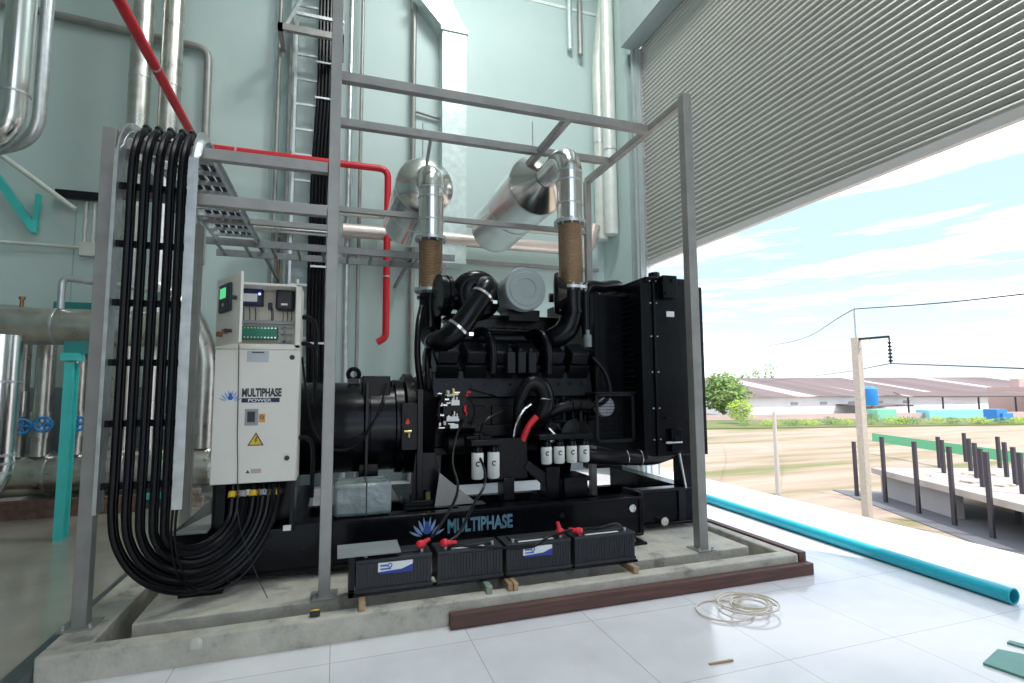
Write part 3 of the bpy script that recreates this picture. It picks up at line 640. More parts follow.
P('expansion_bottle', MB().cyl((2.34, 4.64, 1.90), (2.34, 4.64, 2.02), .04).cyl((2.34, 4.64, 2.02), (2.34, 4.64, 2.07), .02), 'plastic_wrap', label='small clear bottle')
P('vertical_conduit', MB().tube([(2.34, 4.68, 2.44), (2.34, 4.68, 2.0)], .045, 14, smooth=False), 'black')

w = tag(ob('wrapped_box', MB().box(-.0, .43, 4.26, 4.62, .535, .78), 'plastic_wrap', bevel=.03), 'box wrapped in clear crumpled plastic sitting on the skid under the alternator', 'package')
ob('packing_tape', MB().box(.235, .245, 4.257, 4.623, .534, .783), 'ink', w)

# ================================================================== CONTROL CABINET
cb = thing('control_cabinet', 'cream steel control cabinet with open upper door mounted at the left end of the generator', 'cabinet', (-.55, 4.25, .85))
CX0, CX1, CY0, CY1, CZ0, CZ1, CZM = -.835, -.285, 4.10, 4.38, .855, 2.27, 1.80
K = lambda name, mb, mt='cream', bevel=0, label=None, parent=None: ob(name, mb, mt, parent or cb, bevel, label)
t = .018
K('housing', MB().box(CX0, CX1, CY0 + .02, CY1, CZ0, CZM).box(CX0, CX1, CY1 - .02, CY1, CZM, CZ1).box(CX0, CX0 + t, CY0, CY1 - .02, CZM, CZ1).box(CX1 - t - .02, CX1, CY0, CY1 - .02, CZM, CZ1)
  .box(CX0, CX1, CY0, CY1 - .02, CZ1 - t, CZ1).box(CX0, CX1, CY0, CY0 + .03, CZM - .01, CZM + .03), 'cream', .005)
ld = K('lower_door', MB().box(CX0 + .004, CX1 - .004, CY0, CY0 + .02, CZ0 + .004, CZM - .012), 'cream', .005)
K('door_lock', MB().cyl((-.335, CY0 - .012, 1.735), (-.335, CY0, 1.735), .017), 'ink', parent=ld)
K('door_lock', MB().cyl((-.35, CY0 - .012, 1.02), (-.35, CY0, 1.02), .017), 'ink', parent=ld)
K('rating_plate', MB().box(-.63, -.49, CY0 - .002, CY0, 1.70, 1.78), 'silver_label', parent=ld)
K('rating_plate_title', MB().box(-.60, -.52, CY0 - .003, CY0 - .002, 1.763, 1.772), 'ink', parent=ld)
K('breaker_window', MB().box(-.63, -.545, CY0 - .004, CY0, 1.255, 1.37), 'grey_plate', parent=ld)
K('breaker_handle', MB().box(-.612, -.565, CY0 - .018, CY0 - .004, 1.28, 1.352), 'ink', parent=ld)
K('warning_label', MB().box(-.542, -.50, CY0 - .002, CY0, 1.275, 1.335), 'orange', parent=ld)
K('warning_ring', MB().torus((-.521, CY0 - .003, 1.31), (0, 1, 0), .011, .0025, 16, 6), 'ink', parent=ld)
K('warning_sign', MB().prism([(-.608, CY0 - .001, 1.115), (-.503, CY0 - .001, 1.115), (-.555, CY0 - .001, 1.207)], (0, -.002, 0)), 'ink', parent=ld)
K('warning_sign', MB().prism([(-.596, CY0 - .003, 1.122), (-.515, CY0 - .003, 1.122), (-.555, CY0 - .003, 1.193)], (0, -.001, 0)), 'yellow', parent=ld)
K('lightning_symbol', MB().prism([(-.550, CY0 - .004, 1.178), (-.563, CY0 - .004, 1.150), (-.556, CY0 - .004, 1.150), (-.562, CY0 - .004, 1.126), (-.545, CY0 - .004, 1.156), (-.552, CY0 - .004, 1.156), (-.543, CY0 - .004, 1.178)], (0, -.001, 0)), 'ink', parent=ld)
K('small_label', MB().box(-.58, -.515, CY0 - .002, CY0, .925, .955), mat('tan_label', (.55, .45, .38), .5), parent=ld)
K('small_label', MB().prism([(-.612, CY0 - .001, .927), (-.586, CY0 - .001, .927), (-.599, CY0 - .001, .95)], (0, -.001, 0)), 'ink', parent=ld)
text('MULTIPHASE', .078, (-.655, CY0 - .001, 1.458), 'ink', ld, .575, .0035)
K('name_bar', MB().box(-.655, -.41, CY0 - .002, CY0, 1.415, 1.446), 'navy', parent=ld)
text('POWER', .030, (-.615, CY0 - .0025, 1.420), 'label_white', ld, 1.45, .0005)
lotus(-.725, 1.46, CY0 - .001, .085, ld, 'logo_blue', 'logo_pale')
# upper compartment contents
ip = K('mounting_plate', MB().box(CX0 + .02, CX1 - .04, CY1 - .03, CY1 - .02, CZM + .03, CZ1 - .02), 'cream_in')
K('relay_module', MB().box(-.72, -.565, CY1 - .12, CY1 - .03, 2.13, 2.26), 'navy', .006, parent=ip)
K('module_label', MB().box(-.71, -.60, CY1 - .123, CY1 - .12, 2.155, 2.215), 'label_white', parent=ip)
K('status_led', MB().cyl((-.585, CY1 - .125, 2.215), (-.585, CY1 - .12, 2.215), .009), 'blue_led', parent=ip)
K('voltage_regulator', MB().box(-.475, -.345, CY1 - .13, CY1 - .03, 2.10, 2.26), 'ink', .02, parent=ip)
K('module_label', MB().box(-.435, -.39, CY1 - .133, CY1 - .13, 2.135, 2.15), 'label_white', parent=ip)
K('terminal_plug', MB().box(-.53, -.505, CY1 - .08, CY1 - .03, 2.11, 2.16), 'navy', parent=ip)
K('terminal_board', MB().box(-.74, -.455, CY1 - .10, CY1 - .03, 1.88, 1.975), 'green', .006, parent=ip)
mb = MB()
for k in range(12): mb.cyl((-.725 + k * .023, CY1 - .104, 1.963), (-.725 + k * .023, CY1 - .10, 1.963), .006, n=8).cyl((-.725 + k * .023, CY1 - .104, 1.892), (-.725 + k * .023, CY1 - .10, 1.892), .006, n=8)
K('terminal_screws', mb, 'chrome', parent=ip)
K('fuse_block', MB().box(-.44, -.36, CY1 - .06, CY1 - .03, 1.86, 1.88).box(-.44, -.36, CY1 - .06, CY1 - .03, 1.92, 1.93).box(-.44, -.36, CY1 - .06, CY1 - .03, 1.97, 1.98).box(-.42, -.405, CY1 - .06, CY1 - .03, 1.85, 1.99), 'grey_plate', parent=ip)
K('wire_duct', MB().box(-.77, -.34, CY1 - .06, CY1 - .03, 2.0, 2.025), 'grey_plate', parent=ip)
mb = MB()
for x in (-.70, -.66, -.62, -.51, -.50, -.43, -.40, -.37): mb.tube([(x, CY1 - .05, 2.12), (x + .006, CY1 - .06, 2.06), (x, CY1 - .04, 2.0)], .003, 6, 3)
K('control_wires', mb, 'ink', parent=ip)
# open upper door, hinged on the left, swung towards the viewer
ang = math.radians(-62); hx, hy = CX0 + .005, CY0 - .01
def dr(u, d=0.): return (hx + math.cos(ang) * u + math.sin(-ang) * -0 + math.sin(ang) * d * -1 * -1, hy + math.sin(ang) * u - math.cos(ang) * d)
DL = .44
def dpanel(u0, u1, d0, d1, z0, z1):
    # u along the door from the hinge, d outward from its outer face
    return MB().prism([dr3(u0, d0, z0), dr3(u1, d0, z0), dr3(u1, d0, z1), dr3(u0, d0, z1)], dr3(0, d1, 0) - dr3(0, d0, 0))
def dr3(u, d, z):
    e = V((math.cos(ang), math.sin(ang), 0)); nn = V((math.sin(ang), -math.cos(ang), 0))
    return V((hx, hy, 0)) + e * u + nn * d + V((0, 0, z))
ud = K('upper_door', dpanel(0, DL, -.018, 0, CZM + .005, CZ1 - .003), 'cream', .003)
cp_ = K('control_panel', dpanel(.09, .30, 0, .022, 2.02, 2.215), 'ink', .012, parent=ud)
K('screen', dpanel(.125, .235, .022, .024, 2.115, 2.185), 'green_lcd', parent=ud)
K('panel_button', MB().cyl(dr3(.19, .022, 2.07), dr3(.19, .027, 2.07), .012), 'grey_plate', parent=ud)
K('key_switch', MB().cyl(dr3(.37, 0, 2.10), dr3(.37, .03, 2.10), .014).box(*[v for p in zip(dr3(.37, .03, 2.06), dr3(.38, .045, 2.10)) for v in sorted(p)]), 'ink', parent=ud)
K('emergency_stop', MB().cyl(dr3(.12, 0, 1.88), dr3(.12, .03, 1.88), .018), 'copper', parent=ud)
K('emergency_stop', MB().cyl(dr3(.22, 0, 1.89), dr3(.22, .03, 1.89), .016), 'copper', parent=ud)
K('door_handle', MB().cyl(dr3(.30, 0, 1.89), dr3(.30, .04, 1.89), .012), 'ink', parent=ud)
K('hanging_wire', MB().tube([(-.68, CY0 - .03, 1.82), (-.675, CY0 - .02, 1.5), (-.67, CY0 - .015, 1.2), (-.66, CY0 - .02, 1.0), (-.655, CY0 - .02, .85), (-.63, CY0 - .06, .6), (-.52, CY0 - .1, .3), (-.42, CY0 - .25, .16)], .003, 6, 6), 'ink')
for z in (1.2, 1.9, 2.1): K('cable_gland', MB().tube([(CX1, 4.25, z - .05), (CX1 + .06, 4.25, z - .06), (CX1 + .10, 4.26, z - .14), (CX1 + .10, 4.28, z - .5)], .016, 8), 'cable')
cb.location.x += .03
# terminal stand below the cabinet
K('terminal_stand', MB().box(CX0 + .02, CX0 + .04, CY0 + .02, CY1, .53, CZ0).box(CX1 - .04, CX1 - .01, CY0 + .02, CY1, .50, CZ0).box(CX0 + .04, CX1 - .04, CY1 - .03, CY1, .53, CZ0).box(CX0 + .02, CX1 - .01, CY0, CY1, .50, .53)
  .box(CX0 + .03, CX0 + .10, CY0 + .02, CY0 + .04, .53, CZ0), 'black', .003)
K('insulator', MB().box(-.72, -.66, CY0 - .02, CY0 + .02, .52, .55), 'label_white')
K('insulator', MB().box(-.36, -.31, CY0 - .02, CY0 + .02, .52, .55), 'label_white')
K('platform', MB().prism([(-1.05, 4.14, .535), (-.84, 4.14, .535), (-.84, 4.75, .535), (-.92, 4.75, .535)], (0, 0, .012)), 'steel')

# ================================================================== BATTERIES
BG = 'four black starter batteries in front of the skid'
bx = ((.145, .625, 'leftmost'), (.665, 1.115, ''), (1.145, 1.63, ''), (1.665, 2.16, 'rightmost'))
lab = ('ribbed black battery at the left end of the row, half under a grey board', 'ribbed black battery without a label, second from the left end of the row',
       'ribbed black battery with a blue and white label, third from the left', 'ribbed black battery without a label at the right end of the row')
BY0, BY1, BZ0, BZ1 = 3.57, 3.80, .215, .42
for i, (x0, x1, w_) in enumerate(bx):
    b0 = thing('battery', lab[i], 'battery', ((x0 + x1) / 2, (BY0 + BY1) / 2, BZ0), BG)
    mb = MB().box(x0, x1, BY0 + .006, BY1 - .006, BZ0, BZ1 - .02)
    k = x0 + .008
    while k < x1 - .012:
        mb.box(k, k + .010, BY0, BY0 + .008, BZ0 + .03, BZ1 - .025); k += .021
    mb.box(x0 - .004, x1 + .004, BY0 - .003, BY0 + .01, BZ0, BZ0 + .025)
    cs = ob('case', mb, 'battery', b0)
    ob('lid', MB().box(x0 - .003, x1 + .003, BY0 - .002, BY1, BZ1 - .022, BZ1).box(x0 + .05, x1 - .05, BY0 + .06, BY1 - .06, BZ1, BZ1 + .014), 'battery', b0, .004)
    for s_, tx in ((0, x0 + .06), (1, x1 - .06)):
        ob('terminal', MB().cyl((tx, BY0 + .05, BZ1), (tx, BY0 + .05, BZ1 + .022), .013, n=14), 'galv', b0)
    if i in (0, 2):
        lx = x0 + (.135 if i == 0 else .12)
        lb = ob('label_sticker', MB().box(lx, lx + .22, BY0 - .0015, BY0 + .001, .335, .392), 'label_white', b0, label='white and blue label')
        ob('label_band', MB().prism([(lx + .01, BY0 - .001, .322), (lx + .22, BY0 - .001, .322), (lx + .22, BY0 - .001, .368), (lx + .15, BY0 - .001, .342), (lx + .01, BY0 - .001, .336)], (0, -.002, 0)), 'label_blue', lb)
        ob('label_mark', MB().torus((lx + .075, BY0 - .003, .372), (0, 1, 0), .012, .003, 16, 6), 'logo_blue', lb)
        ob('label_line', MB().box(lx + .015, lx + .06, BY0 - .003, BY0 - .001, .368, .378).box(lx + .015, lx + .08, BY0 - .003, BY0 - .001, .347, .356), 'logo_blue', lb)
    if i > 0: ob('top_sticker', MB().box(x0 + .10, x1 - .12, BY0 + .03, BY0 + .055, BZ1, BZ1 + .002), 'label_white', b0)
tag(ob('battery_tray', MB().box(.10, 2.175, BY0 - .01, BY0 + .03, .20, .214).box(.10, 2.175, BY1 - .03, BY1 + .01, .20, .214).box(.10, .13, BY0 - .01, BY1 + .01, .20, .214).box(2.145, 2.175, BY0 - .01, BY1 + .01, .20, .214).box(.10, .14, BY0 + .04, BY1 + .01, .214, .40), 'black'), 'long black angle-iron tray carrying the four batteries', 'battery tray')
tag(ob('grey_board', MB().box(.03, .42, BY0 - .03, BY1 - .02, .455, .467, Matrix.Rotation(.03, 3, 'X')), 'board', bevel=.002), 'thin grey board laid on top of the leftmost battery', 'board')
for i, (x, mt, l) in enumerate(((.16, 'timber', 'short wooden block under the left end of the battery row'), (.97, 'teal', 'short wooden block with turquoise paint under the second battery'), (1.13, 'timber', 'pair of wooden blocks under the joint of the middle batteries'), (2.08, 'timber', 'short wooden block under the right end of the battery row'))):
    mb = MB().box(x, x + .04, 3.46, 3.78, .151, .20)
    if i == 2: mb = MB().box(x - .01, x + .022, 3.46, 3.78, .151, .20).box(x + .028, x + .06, 3.455, 3.78, .151, .20)
    tag(ob('wooden_block', mb, mt if i != 1 else mat('turquoise_stained_timber', (.12, .36, .33), .7, 0, 30, .3, col2=(.40, .30, .2)), bevel=.003), l, 'wood block', 'wooden blocks under the batteries')
def cap(p, q): return MB().ico(p, .032, 2, .05, (1.1, .9, .9)).cyl(p, q, .02, .012)
caps = [((.56, 3.62, .47), (.62, 3.62, .50)), ((.72, 3.61, .465), (.80, 3.61, .46)), ((1.57, 3.62, .46), (1.55, 3.62, .53)), ((1.72, 3.62, .45), (1.64, 3.62, .47))]
cl = ('red rubber terminal cap on the first battery from the left', 'red rubber terminal cap on the second battery from the left', 'red rubber terminal cap on the third battery, standing taller', 'red rubber terminal cap on the rightmost battery')
for (p, q), l in zip(caps, cl): tag(ob('terminal_cap', cap(p, q), 'red_cap'), l, 'terminal cap', 'red battery terminal caps')
for pts, r, l in (([(.57, 3.62, .46), (.66, 3.66, .52), (.84, 3.9, .66), (.93, 4.15, .75), (.92, 4.3, .90), (.98, 4.44, 1.10), (1.06, 4.48, 1.24)], .011, 'black battery cable rising from the leftmost battery to the engine valves'),
                  ([(.74, 3.62, .46), (.84, 3.7, .50), (1.02, 4.0, .62), (1.16, 4.2, .72), (1.17, 4.26, .86), (1.12, 4.42, 1.02)], .011, 'black battery cable rising from the second battery past the white filters'),
                  ([(.76, 3.60, .45), (1.0, 3.57, .42), (1.25, 3.55, .395), (1.36, 3.56, .40), (1.46, 3.58, .44), (1.66, 3.6, .47)], .009, 'link cable sagging across the front of the middle batteries'),
                  ([(1.74, 3.62, .45), (1.9, 3.66, .45), (2.1, 3.75, .44), (2.24, 3.85, .35), (2.22, 3.95, .3)], .009, 'short cable leaving the rightmost battery over its lid')):
    tag(ob('battery_cable', MB().tube(pts, r, 8, 6), 'cable'), l, 'cable', 'battery cables')
# tape measure on the curb
tm = thing('tape_measure', 'small black and yellow tape measure lying on the concrete curb', 'tape measure', (-.09, 3.49, .15))
ob('body', MB().box(-.12, -.06, 3.465, 3.51, .151, .19), 'ink', tm, .01)
ob('rim', MB().torus((-.09, 3.475, .188), (0, .5, 1), .022, .005, 20, 6), 'yellow', tm)
# concrete crumb, plaster dab
tag(ob('plaster_lump', MB().ico((-.70, 3.425, .11), .035, 2, .2, (1, .5, 1)), mat('pale_plaster', (.6, .58, .52), .9)), 'pale lump of plaster stuck on the curb front near its left corner', 'plaster lump')
# coil of rope on the tiles
mb = MB(); rnd = random.Random(5); pts = []
for k in range(64):
    a = k * .62; c0 = (2.52, 3.02) if k < 12 else ((2.72, 3.06) if k < 40 else (2.66, 2.98)); rr = .14 + .05 * math.sin(k * .33)
    pts.append((c0[0] + rr * 1.1 * math.cos(a), c0[1] + rr * math.sin(a), .008 + .0007 * k))
mb.tube(pts, .006, 6, 4)
tag(ob('coiled_rope', mb, 'offwhite'), 'loose coil of pale cream cord lying on the white tiles', 'cord')
tag(ob('wood_splinter', MB().beam((1.05 + .9, 2.50, .004), (1.12 + .98, 2.49, .006), .012, .008), 'timber'), 'small wood splinter lying on the white tiles in front of the plank', 'splinter')
p = [at(x_, y_, Z=0) for x_, y_ in ((983, 665), (998, 651), (1060, 664), (1055, 690))]
tag(ob('green_board', MB().prism([(q.x, q.y, .001) for q in p], (0, 0, .012)), 'green_board'), 'green board lying on the tiles at the lower right', 'board')
p = [at(x_, y_, Z=0) for x_, y_ in ((1007, 644), (1010, 642), (1040, 650), (1038, 653))]
tag(ob('green_offcut', MB().prism([(q.x, q.y, .001) for q in p], (0, 0, .01)), 'green_board'), 'narrow green offcut lying behind the larger green board', 'offcut')
# long plastic pipe on the sill
def tubepipe(p0, p1, r, ri):
    mb = MB(); d = (V(p1) - V(p0)); a = V((1, 0, 0)) - d * (d.x / d.length_squared); a.normalize(); b_ = d.normalized().cross(a); n = 28
    R = [[mb.bm.verts.new(V(p) + (a * math.cos(2 * PI * k / n) + b_ * math.sin(2 * PI * k / n)) * q) for k in range(n)] for p, q in ((p0, r), (p1, r), (p1, ri), (p0, ri))]
    for A, B in zip(R, R[1:] + R[:1]):
        for k in range(n): mb.bm.faces.new((A[k], A[(k + 1) % n], B[(k + 1) % n], B[k]))
    return mb
tag(ob('plastic_pipe', tubepipe((4.72, 7.6, .055), (4.44, 2.46, .055), .055, .045), 'pvc'), 'long turquoise plastic pipe lying along the door sill', 'pipe')

# ================================================================== EXHAUST LINES
def exhaust(XE, YE, zb0, zb1, zp, ymuf0, ymuf1, zc, rm, label1, label2, label3, cl_=.10, dx=0.):
    rp = .118
    b0 = thing('exhaust_bellows', label1, 'bellows', (XE, YE, zb0), 'flexible exhaust bellows')
    prof = []; n = int((zb1 - zb0 - .06) / .016)
    for k in range(n): z = .03 + k * .016; prof += [(z, rp * .98), (z + .008, rp * 1.04)]
    ob('corrugated_sleeve', MB().lathe((XE, YE, zb0), (0, 0, 1), prof, 28), 'bellows', b0)
    for z in (zb0, zb1 - .03):
        ob('flange', MB().cyl((XE, YE, z), (XE, YE, z + .03), .165, n=32), 'galv', b0)
        mb = MB()
        for k in range(10): a = 2 * PI * k / 10; mb.cyl((XE + .145 * math.cos(a), YE + .145 * math.sin(a), z - .02), (XE + .145 * math.cos(a), YE + .145 * math.sin(a), z + .05), .011, n=6)
        ob('flange_bolts', mb, 'galv', b0)
    p0 = thing('exhaust_pipe', label2, 'exhaust pipe', (XE, YE, zb1), 'clad exhaust pipes')
    r = .20; pts = [(XE, YE, zb1), (XE, YE, zc - r)]
    ob('riser', MB().cyl((XE, YE, zb1 + .003), (XE, YE, zc - r), rp + .01, n=36), 'clad', p0)
    arc = [(XE, YE + r - r * math.cos(a), zc - r + r * math.sin(a)) for a in [PI / 2 * k / 12 for k in range(13)]]
    ob('elbow', MB().tube(arc, rp + .012, 36, smooth=False), 'clad', p0)
    ob('horizontal_run', MB().cyl((XE, YE + r, zc), (XE + dx, ymuf0 - .02, zc), rp + .01, n=36), 'clad', p0)
    for z in (zb1 + .25 * (zc - zb1), zc - r - .10, zc - r):
        ob('band', MB().cyl((XE, YE, z - .008), (XE, YE, z + .008), rp + .017, n=36), 'galv', p0)
    mf = thing('exhaust_muffler', label3, 'muffler', (XE + dx, (ymuf0 + ymuf1) / 2, zc - rm), 'clad exhaust mufflers')
    L = ymuf1 - ymuf0
    ob('shell', MB().lathe((XE + dx, ymuf0, zc), (0, 1, 0), [(cl_ + .02, rm), (L - .1, rm), (L - .1, rm), (L, rm * .9)], 48), 'clad', mf)
    ob('end_cone', MB().lathe((XE + dx, ymuf0, zc), (0, 1, 0), [(0, rp + .012), (cl_, rm * .97), (cl_ + .025, rm + .004)], 48), 'clad', mf)
    for y in (ymuf0 + cl_ + .04, ymuf0 + L / 2, ymuf1 - .12): ob('band', MB().cyl((XE + dx, y - .012, zc), (XE + dx, y + .012, zc), rm + .006, n=48), 'galv', mf)
    ob('hanger_rod', MB().cyl((XE + dx, ymuf0 + cl_ + .2, zc + rm - .01), (XE + dx, ymuf0 + cl_ + .2, zc + rm + .5), .008), 'galv', mf)
exhaust(XE1, YE1, 2.49, 3.06, 3.4, 5.62, 7.3, 3.78, .32, 'bronze corrugated exhaust bellows above the left end of the engine', 'silver clad exhaust pipe rising above the left bellows', 'large silver clad muffler hanging behind the left exhaust pipe')
exhaust(XE2, YE2, 2.48, 3.18, 3.6, 5.36, 7.5, 3.90, .36, 'bronze corrugated exhaust bellows next to the radiator', 'silver clad exhaust pipe bending back under the frame, next to the radiator', 'large silver clad muffler slanting away behind the right exhaust pipe', cl_=.22)
tag(ob('hanger_plate', MB().beam((.86, 5.45, 3.82), (.87, 5.2, 4.06), .02, .08), 'steel'), 'short grey hanger plate joining the left exhaust elbow to the frame', 'hanger')

# ================================================================== BACK WALL SERVICES
def pipe(name, pts, r, mt, label, cat, group=None, n=24, bend=.25, smooth=False, parts=None):
    """pipe with rounded corners"""
    P_ = [V(p) for p in pts]; out = [P_[0]]
    for i in range(1, len(P_) - 1):
        a, b_, c = P_[i - 1], P_[i], P_[i + 1]; d1 = (a - b_); d2 = (c - b_); q = min(bend, d1.length * .45, d2.length * .45)
        s0, s1 = b_ + d1.normalized() * q, b_ + d2.normalized() * q
        for k in range(9): tt = k / 8; out.append(s0 * (1 - tt) ** 2 + b_ * 2 * tt * (1 - tt) + s1 * tt * tt)
    out.append(P_[-1])
    if parts is None:
        return tag(ob(name, MB().tube(out, r, n, smooth=False), mt), label, cat, group)
    th = thing(name, label, cat, P_[0], group)
    ob('run', MB().tube(out, r, n, smooth=False), mt, th)
    for p_, d_ in parts:
        p_ = V(p_); d_ = V(d_).normalized(); ob('band', MB().cyl(p_ - d_ * .012, p_ + d_ * .012, r + .008, n=n), 'galv', th)
    return th
# sprinkler main
pipe('sprinkler_pipe', [(-2.0, -2.5, 5.3), (-2.0, 8.5, 5.08), (.73, 8.5, 5.08), (.73, 8.5, 2.32), (.60, 8.5, 2.24)], .055, 'red', 'red sprinkler pipe crossing overhead then dropping down the back wall', 'pipe', bend=.15, n=16,
     parts=[((-2.0, 6.55, 5.12), (0, 1, 0)), ((-1.5, 8.5, 5.08), (1, 0, 0)), ((.73, 8.5, 3.3), (0, 0, 1))])
# silver vertical pipes upper left
pipe('duct_pipe', [(-2.72, 8.35, 13), (-2.72, 8.35, .72)], .135, 'clad_worn', 'tall silver clad pipe on the back wall, left one of the pair', 'pipe', 'tall clad pipes', parts=[((-2.72, 8.35, z), (0, 0, 1)) for z in (1.4, 3.2, 5.9, 7.5)])
pipe('duct_pipe', [(-2.35, 8.35, 13), (-2.35, 8.35, .72)], .135, 'clad_worn', 'tall silver clad pipe on the back wall, right one of the pair', 'pipe', 'tall clad pipes', parts=[((-2.35, 8.35, z), (0, 0, 1)) for z in (1.4, 3.2, 5.85, 7.5)])
pipe('duct_pipe', [(-3.25, 6.6, 9), (-3.25, 6.6, 4.15), (-4.2, 7.0, 4.0)], .125, 'clad', 'bright silver pipe dropping from above and bending left at the upper left', 'pipe', parts=[((-3.25, 6.6, 6), (0, 0, 1)), ((-3.25, 6.6, 4.6), (0, 0, 1))], bend=.3)
pipe('small_pipe', [(-3.13, 6.82, 9), (-3.13, 6.82, 4.22), (-4.0, 7.2, 4.05)], .06, 'galv', 'thin silver pipe just right of the bright upper left pipe', 'pipe', bend=.3)
pipe('duct_pipe', [(-1.74, 8.3, .72), (-1.74, 8.3, 2.05), (-1.98, 8.3, 2.6), (-2.35, 8.3, 2.9)], .16, 'clad_worn', 'pale silver pipe with a bend rising from the large header behind the cable ladder', 'pipe', bend=.3,
     parts=[((-1.74, 8.3, 1.1), (0, 0, 1)), ((-1.74, 8.3, 1.6), (0, 0, 1))])
# large headers
hd = thing('header_pipe', 'large silver clad header pipe lying low along the back wall', 'pipe', (-2.9, 8.3, .2))
ob('run', MB().lathe((-4.9, 8.3, .47), (1, 0, 0), [(0, .15), (.1, .27), (3.3, .27), (3.4, .15)], 40), 'clad_worn', hd)
for x in (-4.2, -3.4, -2.6): ob('band', MB().cyl((x - .012, 8.3, .47), (x + .012, 8.3, .47), .277, n=40), 'galv', hd)
for x in (-3.7, -1.9): ob('saddle', MB().box(x - .12, x + .12, 8.05, 8.55, 0, .22), 'conc', hd)
tag(ob('brick_course', MB().box(-3.9, -2.3, 7.85, 8.02, 0, .10).box(-3.9, -2.3, 7.87, 8.0, .10, .2), mat('red_brown_brick', (.16, .09, .07), .8, 0, 15, .3)), 'low brick course in front of the large header pipe', 'bricks')
tag(ob('brick_course', MB().box(-2.05, -1.62, 7.9, 8.02, 0, .12).box(-2.0, -1.66, 7.88, 8.02, .12, .22), mat('red_brown_brick_2', (.20, .11, .08), .8, 0, 15, .3, col2=(.5, .46, .4))), 'short brick support under the right end of the header pipe', 'bricks')
h2 = thing('header_pipe', 'horizontal silver clad pipe at head height on the left', 'pipe', (-3.4, 7.3, 2.1))
ob('run', MB().cyl((-5.4, 7.3, 2.24), (-2.0, 7.3, 2.24), .21, n=40), 'clad_worn', h2)
for x in (-4.1, -3.03, -2.3): ob('band', MB().cyl((x - .012, 7.3, 2.24), (x + .012, 7.3, 2.24), .217, n=40), 'galv', h2)
ob('air_vent', MB().cyl((-3.38, 7.3, 2.44), (-3.38, 7.3, 2.56), .018).cyl((-3.38, 7.3, 2.54), (-3.38, 7.3, 2.57), .03), 'copper', h2)
ob('elbow', MB().tube([(-3.9, 7.45, 2.3), (-3.6, 7.65, 2.34), (-3.3, 7.8, 2.3)], .18, 24), 'clad_worn', h2)
pipe('small_pipe', [(-3.0, 7.25, 2.44), (-3.0, 7.25, 2.80), (-1.9, 7.25, 2.68)], .035, 'galv', 'thin silver pipe bending off the top of the horizontal clad pipe', 'pipe', bend=.08, n=12)
pipe('duct_pipe', [(-3.08, 6.4, 2.05), (-3.08, 6.4, .60), (-3.5, 6.1, .25)], .15, 'clad', 'bright silver pipe with a ribbed bottom bend at the left edge', 'pipe', bend=.35,
     parts=[((-3.08, 6.4, 1.6), (0, 0, 1)), ((-3.08, 6.4, .90), (0, 0, 1)), ((-3.085, 6.395, .82), (0, 0, 1)), ((-3.095, 6.385, .74), (.1, .1, 1))])
# valve risers
for i, (x, l) in enumerate(((-3.76, 'leftmost'), (-3.50, 'middle'), (-3.16, 'rightmost'))):
    v = thing('valve_riser', '%s of the three silver risers with a blue valve wheel' % l, 'pipe', (x, 8.2, .7), 'valve risers')
    ob('riser', MB().cyl((x, 8.2, .70), (x, 8.2, 2.15), .10, n=28), 'clad_worn', v)
    zv = (1.35, 1.10, 1.10)[i]
    ob('valve_body', MB().cyl((x, 8.2, zv - .16), (x, 8.2, zv + .16), .115, n=20), 'clad', v) if i == 0 else ob('valve_body', MB().cyl((x, 8.2, .93), (x, 8.2, 1.25), .12, n=20), 'clad_worn', v)
    wh = ob('valve_wheel', MB().torus((x + (.02 if i == 0 else .10), 8.0, zv if i else 1.62), (.2, -1, 0), .085, .016, 24, 8), 'blue', v)
    zc_ = zv if i else 1.62; xc_ = x + (.02 if i == 0 else .10)
    mb = MB().cyl((xc_, 7.99, zc_), (xc_, 8.12, zc_), .025)
    for k in range(5): a = 2 * PI * k / 5; mb.cyl((xc_, 8.0, zc_), (xc_ + .08 * math.cos(a), 8.0, zc_ + .08 * math.sin(a)), .01, n=8)
    ob('wheel_spokes', mb, 'blue', v)
for x, z, l in ((-3.62, 1.08, 'blue valve handwheel low between the first two risers'), (-2.10, 1.10, 'blue valve handwheel glimpsed between the cables')):
    mb = MB().torus((x, 8.02, z), (.3, -1, 0), .085, .016, 24, 8).cyl((x, 8.0, z), (x, 8.25, z), .02)
    for k in range(5): a = 2 * PI * k / 5; mb.cyl((x, 8.02, z), (x + .08 * math.cos(a), 8.02, z + .08 * math.sin(a)), .01, n=8)
    tag(ob('gate_valve', mb, 'blue'), l, 'valve')
# turquoise supports
ts = thing('pipe_support', 'turquoise T-shaped steel post holding up the clad pipe on the left', 'pipe support', (-2.62, 6.62, 0))
ob('column', MB().box(-2.665, -2.585, 6.60, 6.62, 0, 1.80).box(-2.635, -2.615, 6.62, 6.72, 0, 1.80).box(-2.665, -2.585, 6.72, 6.74, 0, 1.80), 'teal', ts)
ob('cap_plate', MB().box(-2.70, -2.55, 6.59, 6.75, 1.82, 1.90), 'teal', ts)
ob('saddle', MB().box(-2.7, -2.54, 6.65, 7.4, 1.90, 2.03), 'teal_dark', ts)
tag(ob('pipe_support', MB().box(-2.22, -2.14, 8.0, 8.06, 0, .75).box(-2.4, -1.75, 7.98, 8.08, .12, .19).box(-1.98, -1.92, 8.0, 8.06, 0, .5), 'teal'), 'low turquoise stand under the header pipe behind the cables', 'pipe support')
tag(ob('wall_bracket', MB().beam((-5.3, 8.85, 5.7), (-4.02, 8.85, 3.74), .05, .10).beam((-4.02, 8.85, 3.70), (-4.0, 8.85, 4.25), .05, .06), 'teal'), 'turquoise V-shaped wall bracket at upper left', 'bracket')
